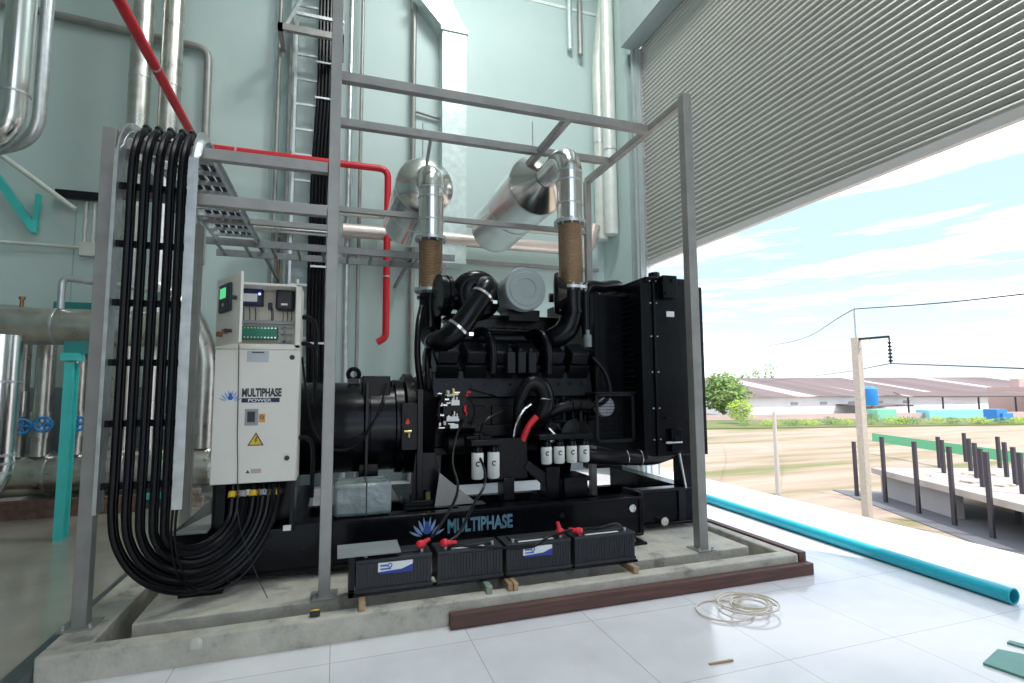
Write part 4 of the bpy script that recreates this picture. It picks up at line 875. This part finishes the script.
tag(ob('wall_panel', MB().box(-3.75, -2.75, 8.86, 8.94, 2.5, 2.75), 'teal_dark'), 'dark teal panel on the back wall above the clad pipe', 'panel')
pipe('conduit', [(-5.6, 8.68, 5.65), (-3.5, 8.68, 4.03)], .035, 'pipe_white', 'pale conduit slanting down the wall at upper left', 'conduit', n=12)
pipe('conduit', [(-5.8, 8.86, 7.05), (-2.0, 8.86, 6.82), (-1.98, 8.86, 3.4)], .055, 'steel', 'grey conduit running along the upper wall and turning down', 'conduit', bend=.2, n=14)
pipe('conduit', [(-5.8, 8.88, 3.56), (-3.45, 8.88, 3.54)], .022, 'pipe_white', 'thin white conduit running level to the junction box', 'conduit', n=10)
jb = thing('junction_box', 'small white junction box on the back wall at left', 'junction box', (-3.42, 8.9, 3.45))
ob('box', MB().box(-3.50, -3.30, 8.84, 8.94, 3.42, 3.62), 'pipe_white', jb, .01)
ob('conduit', MB().cyl((-3.46, 8.9, 3.62), (-3.46, 8.9, 4.25), .022, n=10).cyl((-3.36, 8.9, 3.62), (-3.36, 8.9, 4.25), .022, n=10), 'pipe_white', jb)
tag(ob('channel_bar', MB().box(-3.8, -2.9, 8.80, 8.86, 4.22, 4.34), 'dark_panel'), 'short dark channel bar above the junction box', 'bar')
# vertical ladder tray, cable bundle and conduits on the wall
vl = thing('cable_ladder', 'tall vertical cable ladder fixed to the back wall behind the centre post', 'cable tray', (-.45, 8.7, .5))
for x in (-.72, -.12): ob('side_rail', MB().box(x - .02, x + .02, 8.66, 8.78, .3, 11), 'galv', vl)
for x in (-.80,): ob('side_rail', MB().box(x - .03, x + .01, 8.78, 8.86, .3, 7.6), 'steel', vl)
z = .6
while z < 10.8:
    ob('rung', MB().box(-.72, -.12, 8.70, 8.73, z, z + .035), 'galv', vl); z += .42
for k in range(5):
    x = -.37 + k * .052
    tag(ob('riser_cable', MB().tube([(x, 8.62, .3), (x - .06, 8.62, 2.5), (x - .06, 8.62, 4.6), (x - .03, 8.62, 5.6), (x, 8.62, 6.4), (x, 8.62, 8), (x, 8.62, 11)], .028, 8, 5), 'cable'), 'black cable climbing the vertical wall ladder, number %s of the bundle from the left' % ('one', 'two', 'three', 'four', 'five')[k], 'cable', 'cables on the vertical ladder')
for z in (5.05, 6.15, 6.75, 7.2, 3.4, 2.2): ob('cable_cleat', MB().box(-.42, -.10, 8.575, 8.60, z, z + .03), 'galv', vl)
pl = thing('steel_platform', 'small steel landing high up on the vertical ladder', 'platform', (-.45, 8.2, 6.95))
ob('deck', MB().box(-.95, .0, 8.15, 8.22, 6.92, 7.02).box(-.95, -.88, 8.15, 8.75, 6.92, 7.02).box(-.07, 0, 8.15, 8.75, 6.92, 7.02), 'steel', pl)
ob('guard_rail', MB().beam((-.85, 8.2, 7.0), (-.55, 8.5, 8.0), .05, .05).beam((-.7, 8.2, 7.25), (0, 8.2, 7.25), .04, .05).beam((-.05, 8.2, 7.0), (-.05, 8.2, 8.3), .05, .05), 'galv', pl)
for x, r, mt, l in ((-.98, .03, 'steel', 'thin grey wall conduit left of the vertical ladder'), (.12, .045, 'galv', 'galvanised wall conduit just right of the centre post'), (.30, .03, 'steel', 'slim grey wall conduit, second right of the centre post'), (1.17, .04, 'steel', 'grey conduit running up beside the wall recess'), (1.45, .035, 'galv', 'shiny conduit beside the left exhaust bellows')):
    top = 4.2 if x == 1.45 else 12.5
    pipe('conduit', [(x, YB - .18, .0), (x, YB - .18, top)], r, mt, l, 'conduit', n=12)
pipe('conduit', [(1.17, YB - .18, 6.3), (1.7, YB - .18, 6.22)], .025, 'steel', 'short level conduit crossing the wall recess near the square duct', 'conduit', n=10)
pipe('conduit', [(-.9, YB - .12, 3.9), (-.9, YB - .12, 1.9)], .02, 'copper', 'reddish conduit above the control cabinet', 'conduit', n=10)
pipe('conduit', [(-.60, YB - .35, 1.2), (-.60, YB - .35, 3.2)], .025, 'pipe_white', 'white conduit rising behind the control cabinet', 'conduit', n=10)
# rectangular duct
dt = thing('air_duct', 'pale square sheet metal duct descending the back wall with an offset at the top', 'duct', (1.92, 8.7, 3.9))
ob('drop', MB().box(1.62, 2.04, 8.50, 8.93, 3.6, 7.70), 'duct', dt)
ob('offset', MB().prism([(1.62, 8.50, 7.76), (2.04, 8.50, 7.76), (1.66, 8.50, 8.5), (1.12, 8.50, 8.3)], (0, .43, 0)), 'duct', dt)
ob('flange', MB().box(1.59, 2.07, 8.47, 8.93, 7.70, 7.76), 'galv', dt)
ob('upper_run', MB().box(1.12, 1.66, 8.5, 8.93, 8.51, 9.8), 'duct', dt)
# horizontal lagged pipes near the wall
pipe('lagged_pipe', [(.05, 8.55, 4.02), (4.35, 8.55, 4.02), (4.5, 8.55, 4.5)], .11, 'rose_pipe', 'thick pinkish lagged pipe running level across the back wall', 'pipe', bend=.15, parts=[((1.5, 8.55, 4.02), (1, 0, 0)), ((3.9, 8.55, 4.02), (1, 0, 0))])
pipe('lagged_pipe', [(-.3, 8.6, 4.34), (4.5, 8.6, 4.34)], .07, 'pipe_white', 'slimmer pale lagged pipe just above the pinkish one', 'pipe', parts=[((1.0, 8.6, 4.34), (1, 0, 0)), ((3.0, 8.6, 4.34), (1, 0, 0))])
pipe('lagged_pipe', [(-1.3, 8.6, 3.98), (-.1, 8.6, 3.98)], .10, 'clad', 'short bright clad pipe left of the centre post', 'pipe', parts=[((-.9, 8.6, 3.98), (1, 0, 0))])
tag(ob('conduit_bank', MB().box(.05, 4.7, 8.8, 8.86, 3.70, 3.76), 'steel'), 'grey channel fixed to the wall under the pinkish pipe', 'channel')
# white lagged risers near the shutter
pipe('lagged_pipe', [(4.74, 8.72, 4.3), (4.74, 8.72, 7.9), (4.74, 8.4, 9.0)], .12, 'pipe_white', 'white lagged riser in the corner, left one of two', 'pipe', 'corner risers', parts=[((4.74, 8.72, 6.2), (0, 0, 1))])
pipe('lagged_pipe', [(4.74, 8.35, 4.3), (4.74, 8.35, 8.3), (4.70, 8.3, 12)], .12, 'pipe_white', 'white lagged riser in the corner, right one nearer the shutter', 'pipe', 'corner risers', parts=[((4.74, 8.35, 5.9), (0, 0, 1))])
pipe('small_pipe', [(4.40, 8.8, 8.0), (4.40, 8.8, 13)], .05, 'steel', 'thin dark pipe above the white corner risers', 'pipe', n=12)
pipe('small_pipe', [(4.2, 8.85, 8.1), (4.2, 8.85, 13)], .05, 'duct', 'pale pipe rising behind the shutter housing', 'pipe', n=12)

# ================================================================== OUTSIDE
G = -6.
struct('ground', MB().box(5.8, 420, -160, 420, G - .5, G), 'field')
struct('building_base', MB().box(-14.3, 5.8, -9, YB + .3, G, -.21), 'conc')
ep = thing('utility_pole', 'tall square concrete utility pole with a crossarm, standing outside', 'utility pole', (28.9, 22.7, G))
pt = at(853, 338, X=28.9)
ZP = pt.z
mb = MB(); mb.prism([(28.72, 22.9, G), (29.08, 22.9, G), (29.08, 22.5, G), (28.72, 22.5, G)], (0, 0, ZP - G)); ob('shaft', mb, 'pole', ep)
ob('crossarm', MB().beam((28.9, 22.7, ZP - .1), (29.1, 20.9, ZP - .1), .12, .12), 'dark_panel', ep)
ob('brace', MB().beam((28.9, 22.7, ZP - .8), (28.98, 21.9, ZP - .2), .07, .07), 'galv', ep)
ob('lightning_rod', MB().cyl((28.9, 22.7, ZP), (28.9, 22.7, ZP + 1.7), .05, n=8), 'steel', ep)
mb = MB()
for k in range(6): mb.cyl((29.1, 20.9, ZP - .4 - k * .2), (29.1, 20.9, ZP - .5 - k * .2), .10, n=12)
mb.cyl((29.1, 20.9, ZP - 1.6), (29.1, 20.9, ZP - .1), .04, n=8); ob('insulator', mb, 'dark_panel', ep)
lp = thing('utility_pole', 'slender pale concrete post standing in the dry field', 'utility pole', (29.3, 29.5, G))
pt = at(775, 412, X=29.3)
ob('shaft', MB().cyl((29.3, 29.5, G), (29.3, 29.5, pt.z), .17, .12, n=14), 'pole_small', lp)
ob('crossbar', MB().beam((28.9, 30.0, pt.z - .3), (29.8, 29.0, pt.z - .3), .06, .06), 'pole_small', lp)
fp = thing('utility_pole', 'small distant pole in front of the tree', 'utility pole', (59, 76, G))
ob('shaft', MB().cyl((80.8, 107, G), (80.8, 107, G + 9), .3, n=8), 'pole_small', fp)
ORG[fp.name] = V((80.8, 107, G)); fp.location = (80.8, 107, G)
for ch in [o for o in C.objects if o.parent == fp]:
    for v in ch.data.vertices: v.co += V((59, 76, G)) - V((80.8, 107, G))
def wire(pts, l):
    tag(ob('overhead_wire', MB().tube(pts, .03, 6, 10), 'dark_panel'), l, 'wire', 'overhead wires')
a_, b_ = V((29.1, 20.9, ZP - 1.6)), V((28.9, 22.7, ZP + 1.7))
wire([at(720, 352, Y=90), at(790, 342, Y=50) , b_], 'thin top wire running left from the tip of the concrete pole')
wire([b_, at(940, 303, Y=17), at(1060, 290, Y=12)], 'thin top wire running right from the tip of the concrete pole')
wire([at(760, 382, Y=90), at(830, 374, Y=45), a_], 'lower wire running left from the pole insulator')
wire([a_, at(960, 366, Y=16), at(1060, 370, Y=11)], 'lower wire running right from the pole insulator')
# warehouse
A = at(744, 416.5, Z=G); B = at(1100, 409, Z=G); d = (B - A); L_ = d.length; e = d.normalized(); nn = V((-e.y, e.x, 0))
if nn.dot(A) < 0: nn = -nn
wh = thing('warehouse', 'long white warehouse with a rusty brown sheet roof beyond the field', 'warehouse', A)
def wp(u, v, z): return A + e * u + nn * v + V((0, 0, z))
hE = at(744, 397, X=A.x).z - G; hR = 0
ob('walls', MB().prism([wp(0, 0, 0), wp(L_, 0, 0), wp(L_, 60, 0), wp(0, 60, 0)], (0, 0, hE)), 'h_white', wh)
z_r = (at(760, 379, X=A.x * 1.2).z - G)
mb = MB(); mb.prism([wp(-2, -1.5, hE), wp(-2, 30, hE + 5.4), wp(-2, 61.5, hE)], e * (L_ + 4)); rf = finish('roof', mb.bm, M['roof'], wh)
mb = MB()
for k in range(5): mb.prism([wp(14 + k * 9, -.2, hE * .55), wp(16 + k * 9, -.2, hE * .55), wp(16 + k * 9, -.2, hE * .7), wp(14 + k * 9, -.2, hE * .7)], nn * .3)
ob('window', mb, 'grey_plate', wh)
ob('canopy', MB().prism([wp(28, -8, hE * .45), wp(44, -8, hE * .45), wp(44, 0, hE * .5), wp(28, 0, hE * .5)], (0, 0, .3)), 'roof', wh)
# water tank, sheds
q = at(869, 418, Z=G); t0 = thing('water_tank', 'bright blue water tank in front of the white warehouse', 'water tank', q)
for dx_ in (-1.3, 1.3): ob('stand_leg', MB().box(q.x + dx_ - .2, q.x + dx_ + .2, q.y - .2, q.y + .2, G, G + 3), 'copper', t0)
ob('tank', MB().lathe((q.x, q.y, G + 3), (0, 0, 1), [(0, 1.9), (.3, 2.1), (3.8, 2.1), (4.4, 1.2), (4.5, .6)], 20), 'tank', t0)
q = at(996, 422, Z=G); tag(ob('blue_crate_tank', MB().box(q.x - 1.6, q.x + 1.6, q.y - 1.2, q.y + 1.2, G, G + 2.6).box(q.x - .6, q.x + 2.6, q.y - 1.6, q.y - 1.2, G, G + 1.8), 'tank'), 'small blue box-shaped tank near the right end of the warehouse', 'tank')
q = at(985, 416, Z=G); s0 = thing('shed', 'open lean-to shed with a brown roof in front of the warehouse', 'shed', q)
ob('roof', MB().prism([(q.x - 14, q.y + 9, G + 4.6), (q.x + 12, q.y - 9, G + 4.6), (q.x + 15, q.y - 4, G + 5.6), (q.x - 11, q.y + 14, G + 5.6)], (0, 0, .3)), 'roof', s0)
for k in range(5): f_ = k / 4; ob('post', MB().cyl((q.x - 13 + 24 * f_, q.y + 9 - 17 * f_, G), (q.x - 13 + 24 * f_, q.y + 9 - 17 * f_, G + 4.8), .2, n=8), 'dark_steel', s0)
q0, q1 = at(930, 419, Z=G), at(985, 418, Z=G)
tag(ob('low_roof', MB().prism([q0, q1, q1 + V((3, 5, 0)), q0 + V((3, 5, 0))], (0, 0, 1.9)), mat('turquoise_sheet', (.25, .62, .66), .6)), 'low turquoise sheeted structure on the field edge', 'shed')
q0, q1 = at(878, 420, Z=G), at(897, 419, Z=G)
tag(ob('low_roof', MB().prism([q0, q1, q1 + V((3, 5, 0)), q0 + V((3, 5, 0))], (0, 0, 2.2)), mat('green_sheet', (.2, .5, .35), .6)), 'small green roofed shelter right of the blue water tank', 'shed')
q = at(1015, 414, Z=G); tag(ob('silo_building', MB().box(q.x - 3, q.x + 8, q.y - 4, q.y + 4, G, G + 7).box(q.x - 1, q.x + 1, q.y - 2, q.y, G + 7, G + 9), mat('pinkish_block', (.5, .36, .33), .7)), 'pinkish block building at the far right of the horizon', 'building')
q0, q1 = at(748, 424, Z=G), at(860, 424, Z=G)
tag(ob('boundary_wall', MB().prism([at(700, 421, Z=G), at(1100, 416.5, Z=G), at(1100, 416.4, Z=G), at(700, 420.9, Z=G)], (0, 0, 1.3)), mat('pink_wall', (.55, .42, .38), .8)), 'low pinkish boundary wall at the far edge of the field', 'wall')
# trees and shrubs
def tree(x, y, h, r, mt, label, seed, nb=26, cat='tree', group=None):
    rnd = random.Random(seed); random.seed(seed)
    t0 = thing('tree' if cat == 'tree' else 'shrub', label, cat, (x, y, G), group)
    if cat == 'tree': ob('trunk', MB().cyl((x, y, G), (x, y, G + h * .5), r * .08, r * .05, n=8), 'bark', t0)
    bm = bmesh.new()
    for k in range(nb * 55):
        a, b2 = rnd.uniform(0, 2 * PI), rnd.uniform(-1, 1); q_ = rnd.uniform(.55, 1.0)
        lob = 1 + .22 * math.sin(a * 3 + seed) + .18 * math.sin(b2 * 5 + seed)
        c_ = V((x + r * q_ * lob * math.cos(a) * math.sqrt(1 - b2 * b2), y + r * q_ * lob * math.sin(a) * math.sqrt(1 - b2 * b2), G + h * .56 + h * .44 * q_ * b2))
        s_ = r * rnd.uniform(.05, .11); u = V((rnd.gauss(0, 1), rnd.gauss(0, 1), rnd.gauss(0, 1))).normalized(); w_ = u.orthogonal().normalized()
        vs = [bm.verts.new(c_ + u * s_), bm.verts.new(c_ + w_ * s_ * .7), bm.verts.new(c_ - u * s_), bm.verts.new(c_ - w_ * s_ * .7)]; bm.faces.new(vs)
    me_parent = t0
    for v in bm.verts: v.co -= ORG[t0.name]
    me = bpy.data.meshes.new('foliage'); bm.to_mesh(me); bm.free(); me.materials.append(M[mt]); o = bpy.data.objects.new('foliage', me); C.objects.link(o); o.parent = t0
q = at(724, 419, Z=G); tree(q.x, q.y, 11.0, 5.6, 'leaf', 'leafy green tree beyond the field, right beside the generator', 2, 40)
q = at(741, 425, Z=G); tree(q.x, q.y, 5.2, 2.4, 'leaf2', 'yellow-green bush at the foot of the far tree', 5, 22, 'bush')
q = at(772, 412, Z=G); q = q * 1.0
for k, xx in enumerate((745, 757, 771)):
    q = at(xx, 400, Z=G); tree(q.x, q.y, 17 + k * 2.0, 5, 'leaf', ('distant tree top above the left end of the warehouse roof', 'distant tree top, second from the left above the roof', 'rounded distant tree top above the pale roof sheets')[k], 20 + k, 18)
# verge grass along far side
tag(ob('verge_grass', MB().prism([at(690, 430, Z=G), at(1100, 424, Z=G), at(1100, 418, Z=G), at(690, 421.5, Z=G)], (0, 0, .25)), mat('bright_verge_grass', (.10, .15, .03), .9, 0, .12, .3, col2=(.19, .185, .08))), 'strip of yellow-green grass along the far edge of the field', 'grass', kind='stuff')
rnd = random.Random(9)
for k in range(14):
    xx = 745 + k * 21 + rnd.uniform(-6, 6); q = at(xx, 427 - k * .2, Z=G); tree(q.x, q.y, rnd.uniform(1.4, 2.4), rnd.uniform(1.4, 2.2), ('leaf', 'leaf2')[k % 2], 'low green bush on the far verge of the field', 60 + k, 5, 'bush', 'bushes along the far verge')
# steel structure under construction
PT = G + 1.9
Q0, Q1 = V((34.98, 27.0, 0)), V((29.73, 14.02, 0)); eu = (Q1 - Q0).normalized(); ev = V((-eu.y, eu.x, 0))
if ev.x < 0: ev = -ev
def qp(u, v, z): r_ = Q0 + eu * u + ev * v; return V((r_.x, r_.y, z))
cs = thing('construction_deck', 'raised concrete deck under construction at the right, with rubble on top', 'construction', qp(0, 0, G))
ob('deck', MB().prism([qp(0, 0, PT - .35), qp(26, 0, PT - .35), qp(26, 26, PT - .35), qp(0, 20, PT - .35)], (0, 0, .35)), 'slab_out', cs)
ob('retaining_wall', MB().prism([qp(0, .6, G), qp(6.6, .6, G), qp(6.6, 1.0, G), qp(0, 1.0, G)], (0, 0, PT - .35 - G)), mat('grey_block_wall', (.30, .29, .29), .8), cs)
random.seed(4); mb = MB()
for k in range(60):
    p_ = qp(random.uniform(2, 25), random.uniform(1, 9), PT); mb.ico(p_, random.uniform(.1, .45), 1, .25, (1.4, 1.2, .5))
rb = ob('rubble', mb, mat('rubble', (.42, .36, .30), .9, 0, 3, .3), cs); rb['kind'] = 'stuff'
ob('ground_slab', MB().prism([qp(-2.0, -1.6, G), qp(27, -2.5, G), qp(27, 12, G), qp(-1, 3, G)], (0, 0, .05)), mat('wet_grey_slab', (.13, .128, .135), .7), cs)
tops = .0
ks = [(2.2, -.25, 2.3), (5.2, -.25, 2.3), (7.9, -.25, 2.3), (10.3, -.25, 2.3), (12.9, -.25, 2.3), (15.4, -.25, 2.3), (.2, -.9, 2.0)]
for i, (u, v, hh) in enumerate(ks):
    p_ = qp(u, v - .25, G); o = ob('steel_column', MB().box(p_.x - .09, p_.x + .09, p_.y - .09, p_.y + .09, G + .05, PT + hh - (.2 if i == 6 else 0)), 'dark_steel')
    tag(o, 'dark steel column in the front row of the unfinished deck, number %s from the concrete pole' % ('two', 'three', 'four', 'five', 'six', 'seven', 'one')[i], 'column', 'dark steel columns of the unfinished deck')
rows_ = [(966, 462, 'left row'), (971, 471, 'left row'), (977, 478, 'left row'), (983, 487, 'left row'), (1000, 468, 'right row'), (1007, 477, 'right row'), (1016, 485, 'right row'), (1023, 494, 'right row'), (940, 468, 'pair near the front edge'), (944, 473, 'pair near the front edge')]
cnt_ = {}
for px_, py_, rw in rows_:
    p_ = at(px_, py_, Z=PT); cnt_[rw] = cnt_.get(rw, 0) + 1
    o = ob('steel_column', MB().box(p_.x - .09, p_.x + .09, p_.y - .09, p_.y + .09, PT + .01, PT + 2.1), 'dark_steel')
    tag(o, 'dark steel column standing on the unfinished deck, %s, number %s from the back' % (rw, ('one', 'two', 'three', 'four')[cnt_[rw] - 1]), 'column', 'dark steel columns of the unfinished deck')
for i in range(6):
    p_ = qp(7 + i * 2.0, 3.5, G); tag(ob('steel_stub', MB().box(p_.x - .09, p_.x + .09, p_.y - .09, p_.y + .09, G + .05, PT - .35), 'dark_steel'), 'short dark column under the unfinished deck, holding it up', 'column', 'columns under the deck')
g0, g1 = at(872, 434, Z=PT + .2), at(1100, 464, Z=PT + .2)
tag(ob('safety_net', MB().prism([(g0.x, g0.y, PT - .6), (g1.x, g1.y, PT - .6), (g1.x + .1, g1.y + .1, PT - .6), (g0.x + .1, g0.y + .1, PT - .6)], (0, 0, .9)), 'net'), 'long green safety net along the far side of the unfinished deck', 'net')

# ================================================================== LIGHT
wd = bpy.data.worlds.new('sky'); sc.world = wd; wd.use_nodes = True; nt = wd.node_tree; N = nt.nodes.new; L = nt.links.new
bg = nt.nodes['Background']; tc = N('ShaderNodeTexCoord'); sp = N('ShaderNodeSeparateXYZ'); L(tc.outputs['Generated'], sp.inputs[0])
gr = ramp(N, [(0., (.25, .25, .24)), (.49, (.28, .29, .29)), (.505, (.30, .345, .37)), (.60, (.21, .28, .36)), (1., (.12, .20, .36))])
mr = N('ShaderNodeMapRange'); mr.inputs['From Min'].default_value = -1; mr.inputs['From Max'].default_value = 1; L(sp.outputs['Z'], mr.inputs[0]); L(mr.outputs[0], gr.inputs[0])
mp = N('ShaderNodeMapping'); mp.inputs['Scale'].default_value = (1.0, 1.0, 11); mp.inputs['Location'].default_value = (.9, .4, .1); L(tc.outputs['Generated'], mp.inputs[0])
nz = N('ShaderNodeTexNoise'); nz.inputs['Scale'].default_value = 1.5; nz.inputs['Detail'].default_value = 7; nz.inputs['Roughness'].default_value = .55; L(mp.outputs[0], nz.inputs['Vector'])
cr = ramp(N, [(.44, (0, 0, 0)), (.66, (1, 1, 1))]); L(nz.outputs['Fac'], cr.inputs[0])
mx = N('ShaderNodeMix'); mx.data_type = 'RGBA'; L(cr.outputs[0], mx.inputs['Factor']); L(gr.outputs[0], mx.inputs['A']); mx.inputs['B'].default_value = (1.0, 1.0, 1.02, 1)
L(mx.outputs['Result'], bg.inputs['Color']); bg.inputs['Strength'].default_value = 2.7
sl = bpy.data.lights.new('sun', 'SUN'); sl.energy = 3.6; sl.angle = .01; sl.color = (1, .95, .90); so = bpy.data.objects.new('sun', sl); C.objects.link(so)
sd = V((-.34, .54, -.92)).normalized(); so.rotation_euler = sd.to_track_quat('-Z', 'Y').to_euler()
for i, (x, y) in enumerate(((1.2, 1.0), (2.3, 5.2))):  # unseen fill lights, added to brighten the room and the back wall
    al_ = bpy.data.lights.new('fill_light', 'AREA'); al_.energy = (130, 250)[i]; al_.size = 1.6; al_.color = (.95, 1, .97); o = bpy.data.objects.new('fill_light', al_); C.objects.link(o); o.location = (x, y, (12.6, 10.4)[i])
sc.view_settings.view_transform = 'Standard'; sc.view_settings.look = 'None'; sc.view_settings.exposure = .43; sc.view_settings.gamma = 1; sc.view_settings.use_curve_mapping = False
sc.cycles.use_denoising = True
try: sc.cycles.denoiser = 'OPENIMAGEDENOISE'
except Exception: pass
sc.cycles.max_bounces = 8; sc.cycles.diffuse_bounces = 5; sc.cycles.glossy_bounces = 5; sc.cycles.sample_clamp_indirect = 6
